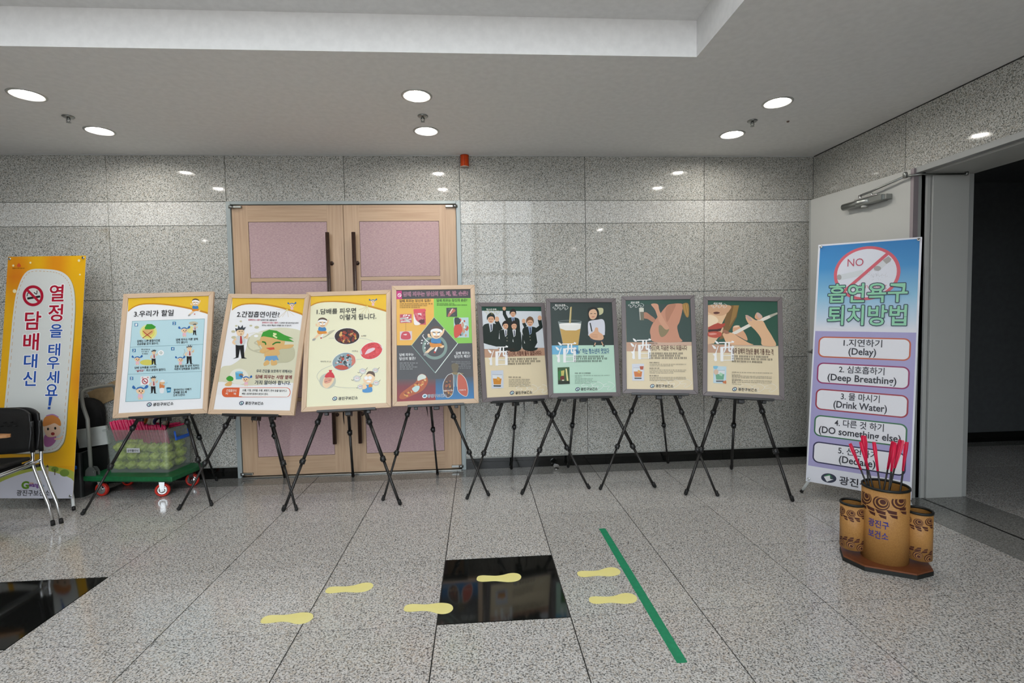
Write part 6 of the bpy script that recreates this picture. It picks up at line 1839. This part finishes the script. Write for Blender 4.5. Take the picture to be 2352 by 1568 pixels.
def round_uv(x0, x1, y0, y1, r_, col, L):
    pts = []
    for (qx, qy, a0) in ((x1 - r_, y0 + r_, -90), (x1 - r_, y1 - r_, 0), (x0 + r_, y1 - r_, 90), (x0 + r_, y0 + r_, 180)):
        for j in range(7): pts.append((qx + r_ * math.cos(R(a0 + 15 * j)), qy + r_ * math.sin(R(a0 + 15 * j))))
    a.raw(pts, col, L)
def text_uv(tx, x0, x1, y, h, col, L, bold):
    vs, fs = text_mesh(tx, 0.0)
    ax, bx = min(v[0] for v in vs), max(v[0] for v in vs); ay, by = min(v[1] for v in vs), max(v[1] for v in vs)
    vs2, fs2 = text_mesh(tx, bold)
    kx, ky = (x1 - x0) / (bx - ax), h / (by - ay)
    b = len(a.tV); c4 = rgb(col)
    for (x, y_) in vs2: a.tV.append((x0 + (x - ax) * kx, y + (y_ - ay) * ky, L))
    for f in fs2: a.tF.append([b + i for i in f]); a.tC.append([c4] * len(f))
top0 = v0 - 0.040
pitch = (v0 - v1 - 0.030) / 5
for k, it in enumerate(items):
    yt = top0 - pitch * k; yb = yt - pitch * 0.80
    round_uv(0.035, 0.576, yb, yt, 0.040, it[2], 2); round_uv(0.044, 0.567, yb + 0.009, yt - 0.009, 0.032, '#e6e6ec', 3)
    mid = 0.305
    wk = (0.225, 0.265, 0.225, 0.285, 0.225)[k]
    text_uv(it[0], mid - wk / 2, mid + wk / 2, (yt + yb) / 2 + 0.010, 0.052, "#22202c", 8, 0.012)
    wl_ = (0.16, 0.40, 0.31, 0.475, 0.21)[k]
    text_uv(it[1], mid - wl_ / 2, mid + wl_ / 2, (yt + yb) / 2 - 0.064, 0.062, "#22202c", 8, 0.018)
lx, ly = a.uv(1902, 1098)
def el_uv(x, y, rx, ry, col, L, rot=0):
    c, s_ = math.cos(R(rot)), math.sin(R(rot))
    a.raw([(x + rx * math.cos(t) * c - ry * math.sin(t) * s_, y + rx * math.cos(t) * s_ + ry * math.sin(t) * c) for t in [2 * math.pi * i / 28 for i in range(28)]], col, L)
el_uv(lx, ly, 0.047, 0.033, '#1f2740', 2, 8)
a.raw([(lx - 0.030, ly + 0.010), (lx + 0.004, ly + 0.030), (lx + 0.028, ly - 0.002), (lx + 0.008, ly + 0.012)], '#2a7a44', 3)
a.raw([(lx - 0.030, ly + 0.004), (lx + 0.006, ly + 0.020), (lx + 0.010, ly - 0.004), (lx + 0.030, ly - 0.004), (lx - 0.010, ly - 0.028)], '#e4e6ea', 4)
text_uv('광진구보건소', lx + 0.066, lx + 0.42, ly - 0.030, 0.058, '#22202c', 8, 0.018)
a.build(BR_T.children[[c.name.split('.')[0] for c in BR_T.children].index('banner_sheet')], PRINT, yf=-0.0004, name='banner_print')

# ---- yellow banner
C = [(17.7, 589.5), (199, 587), (166.5, 1144), (-16, 1144)]
a = Art(0.616, 1.817, C); a.poly(C, '#e4a512', 0)
K = lambda x, y: (x / 2.377, 560 + y / 2.376)
def KP(q): return [K(*p) for p in q]
n = 12
for j in range(10):
    for i in range(n):
        def tone(i_, j_):
            x, y = i_ / n, j_ / 10
            w = max(0, 1 - ((x - 0.12) ** 2 / 0.06 + (y - 0.09) ** 2 / 0.02)) + max(0, 1 - ((x - 0.62) ** 2 / 0.05 + (y - 0.05) ** 2 / 0.008)) + 0.7 * max(0, 1 - ((x - 1.0) ** 2 / 0.02 + (y - 0.6) ** 2 / 0.03))
            w = min(1, w)
            c0, c1 = rgb('#e9b016'), rgb('#dc7d14')
            return tuple(p + (q - p) * w for p, q in zip(c0, c1))
        W_, H_ = 0.616, 1.817 * 0.87
        top = 1.817
        a.raw([(W_ * i / n, top - H_ * j / 10), (W_ * (i + 1) / n, top - H_ * j / 10), (W_ * (i + 1) / n, top - H_ * (j + 1) / 10), (W_ * i / n, top - H_ * (j + 1) / 10)], [tone(i, j), tone(i + 1, j), tone(i + 1, j + 1), tone(i, j + 1)], 1)
shape = [(150, 150), (260, 140), (345, 158), (395, 215), (412, 320), (405, 480), (388, 680), (370, 880), (358, 1040), (335, 1105), (280, 1140), (120, 1148), (40, 1140), (8, 1090), (20, 950), (38, 760), (55, 560), (72, 380), (95, 250)]
a.blob(KP([(p[0] + 4, p[1] + 5) for p in shape]), '#9a8a50', 2); a.blob(KP(shape), '#d9dcd8', 3)
inner = []
mx_, my_ = 215, 640
for p in shape: inner.append((mx_ + (p[0] - mx_) * 0.925, my_ + (p[1] - my_) * 0.975))
pts = []
k = len(inner)
for i in range(k):
    p0, p1, p2, p3 = inner[i - 1], inner[i], inner[(i + 1) % k], inner[(i + 2) % k]
    for j in range(10):
        t = j / 10
        pts.append(tuple(0.5 * (2 * p1[c] + (p2[c] - p0[c]) * t + (2 * p0[c] - 5 * p1[c] + 4 * p2[c] - p3[c]) * t * t + (3 * p1[c] - p0[c] - 3 * p2[c] + p3[c]) * t ** 3) for c in (0, 1)))
for i in range(0, len(pts) - 1, 2): a.line(KP([pts[i], pts[i + 1]]), 1.0, '#c99a5a', 4)
RED, BLU = '#b01030', '#1e50a8'
x, y = K(182, 288)
a.ell(x, y, 24, 24, '#d9dcd8', 4); a.ring(x, y, 24.2, 24.5, 6.5, RED, 6)
a.poly([(x - 14, y + 4), (x + 16, y - 1), (x + 17, y + 4), (x - 13, y + 9)], INK, 5); a.line([(x - 15, y - 15), (x + 15, y + 15)], 5.5, RED, 6); a.curve([(x + 2, y - 8), (x + 8, y - 4), (x + 9, y - 12)], 2, INK, 5, 4); a.curve([(x - 14, y + 1), (x - 12, y - 6), (x - 6, y - 5)], 2, INK, 5, 4)
SH = '#f6f6f6'
def vt(tx, x0, y1, x1, h, col):
    p = K(x0, y1); q = K(x1, y1)
    a.text(tx, p[0], p[1], q[0], h / 2.376, col, 7, 0.018, outline=SH, ow=0.045)
vt('열', 272, 318, 348, 90, RED); vt('정', 266, 428, 342, 92, RED); vt('을', 274, 518, 340, 72, BLU); vt('태', 266, 618, 328, 66, BLU); vt('우', 258, 690, 324, 66, BLU); vt('세', 256, 768, 322, 66, BLU); vt('요', 250, 836, 314, 62, BLU)
a.poly(KP([(270, 842), (288, 842), (278, 890), (266, 890)]), BLU, 8); a.poly(KP([(264, 896), (278, 896), (276, 910), (262, 910)]), BLU, 8)
vt('담', 136, 474, 222, 98, RED); vt('배', 128, 588, 210, 92, RED); vt('대', 132, 684, 202, 74, BLU); vt('신', 128, 782, 196, 78, BLU)
# small waving cartoon child, town and hills
a.blob(KP([(246, 1050), (300, 1040), (305, 1080), (275, 1110), (244, 1105)]), '#b06aa4', 5); a.blob(KP([(240, 1010), (262, 985), (310, 985), (332, 1020), (320, 1050), (262, 1058)]), '#f0cdb0', 6); a.blob(KP([(236, 1000), (245, 955), (290, 938), (328, 965), (332, 1000), (300, 985), (270, 995)]), '#d88a44', 7); a.curve(KP([(255, 945), (290, 938), (320, 952)]), 2.5, '#b884b8', 8)
a.ell(*K(264, 1016), 2.6, 3.2, INK, 8, n=10); a.ell(*K(303, 1012), 2.6, 3.2, INK, 8, n=10); a.ell(*K(290, 1042), 4.4, 3.6, '#9a2a2a', 8, n=12); a.line(KP([(300, 1070), (330, 1068), (342, 1056)]), 4, '#f0cdb0', 6)
hill = [(0, 1222 + 50), (60, 1250), (150, 1228), (250, 1225), (330, 1240), (402, 1258), (400, 1290), (395, 1390), (-40, 1390), (-40, 1300)]
a.blob(KP([(-40, 1305), (60, 1245), (200, 1212), (320, 1222), (420, 1262), (415, 1400), (-40, 1400)]), '#a9b24a', 3); a.blob(KP([(-40, 1335), (60, 1278), (200, 1240), (320, 1255), (420, 1310), (415, 1420), (-40, 1420)]), '#cfcfda', 4)
for (x, y, r_) in ((300, 1232, 20), (352, 1252, 26), (170, 1210, 22), (60, 1215, 24)): a.ell(*K(x, y), r_ / 2.4, r_ / 3.2, '#6f8a34', 4, n=16)
a.line(KP([(300, 1262), (300, 1232)]), 2, '#4a3a20', 5); a.poly(KP([(254, 1258), (266, 1258), (266, 1222), (254, 1222)]), '#c4b49a', 5); a.poly(KP([(251, 1222), (269, 1222), (260, 1206)]), '#5a4434', 5); a.poly(KP([(132, 1226), (146, 1226), (139, 1194)]), '#5a6434', 5)
for (x, y, r_) in ((72, 120, 5), (167, 104, 5), (435, 92, 6), (440, 170, 4), (80, 262, 9), (100, 124, 3)): a.ell(*K(x, y), r_ / 2.0, r_ / 2.0, '#efe3b4', 4, n=12)
a.blob(KP([(92, 122), (103, 106), (114, 122), (103, 128)]), '#d2552a', 4); a.greek(K(68, 138)[0], K(68, 138)[1], K(134, 138)[0], 2.4, '#6a4a1c')
p = K(122, 1335)
a.text('G', *p, K(158, 1335)[0], 15.5, '#5c8a1c', 7, 0.05); a.text('wang', *K(160, 1333), K(212, 1333)[0], 9.5, '#6a2a8a', 7, 0.03); a.text('Jin', *K(216, 1331), K(242, 1331)[0], 8.5, '#2a6a9a', 7, 0.01); a.text('new', *K(164, 1312), K(186, 1312)[0], 4, '#c87a3a', 7, 0.0)
a.text('광진구보건소', *K(94, 1374), K(272, 1374)[0], 13, '#2c2c30', 7, 0.014)
a.build(BL_T.children[[c.name.split('.')[0] for c in BL_T.children].index('banner_sheet')], PRINT, yf=-0.0004, name='banner_print')
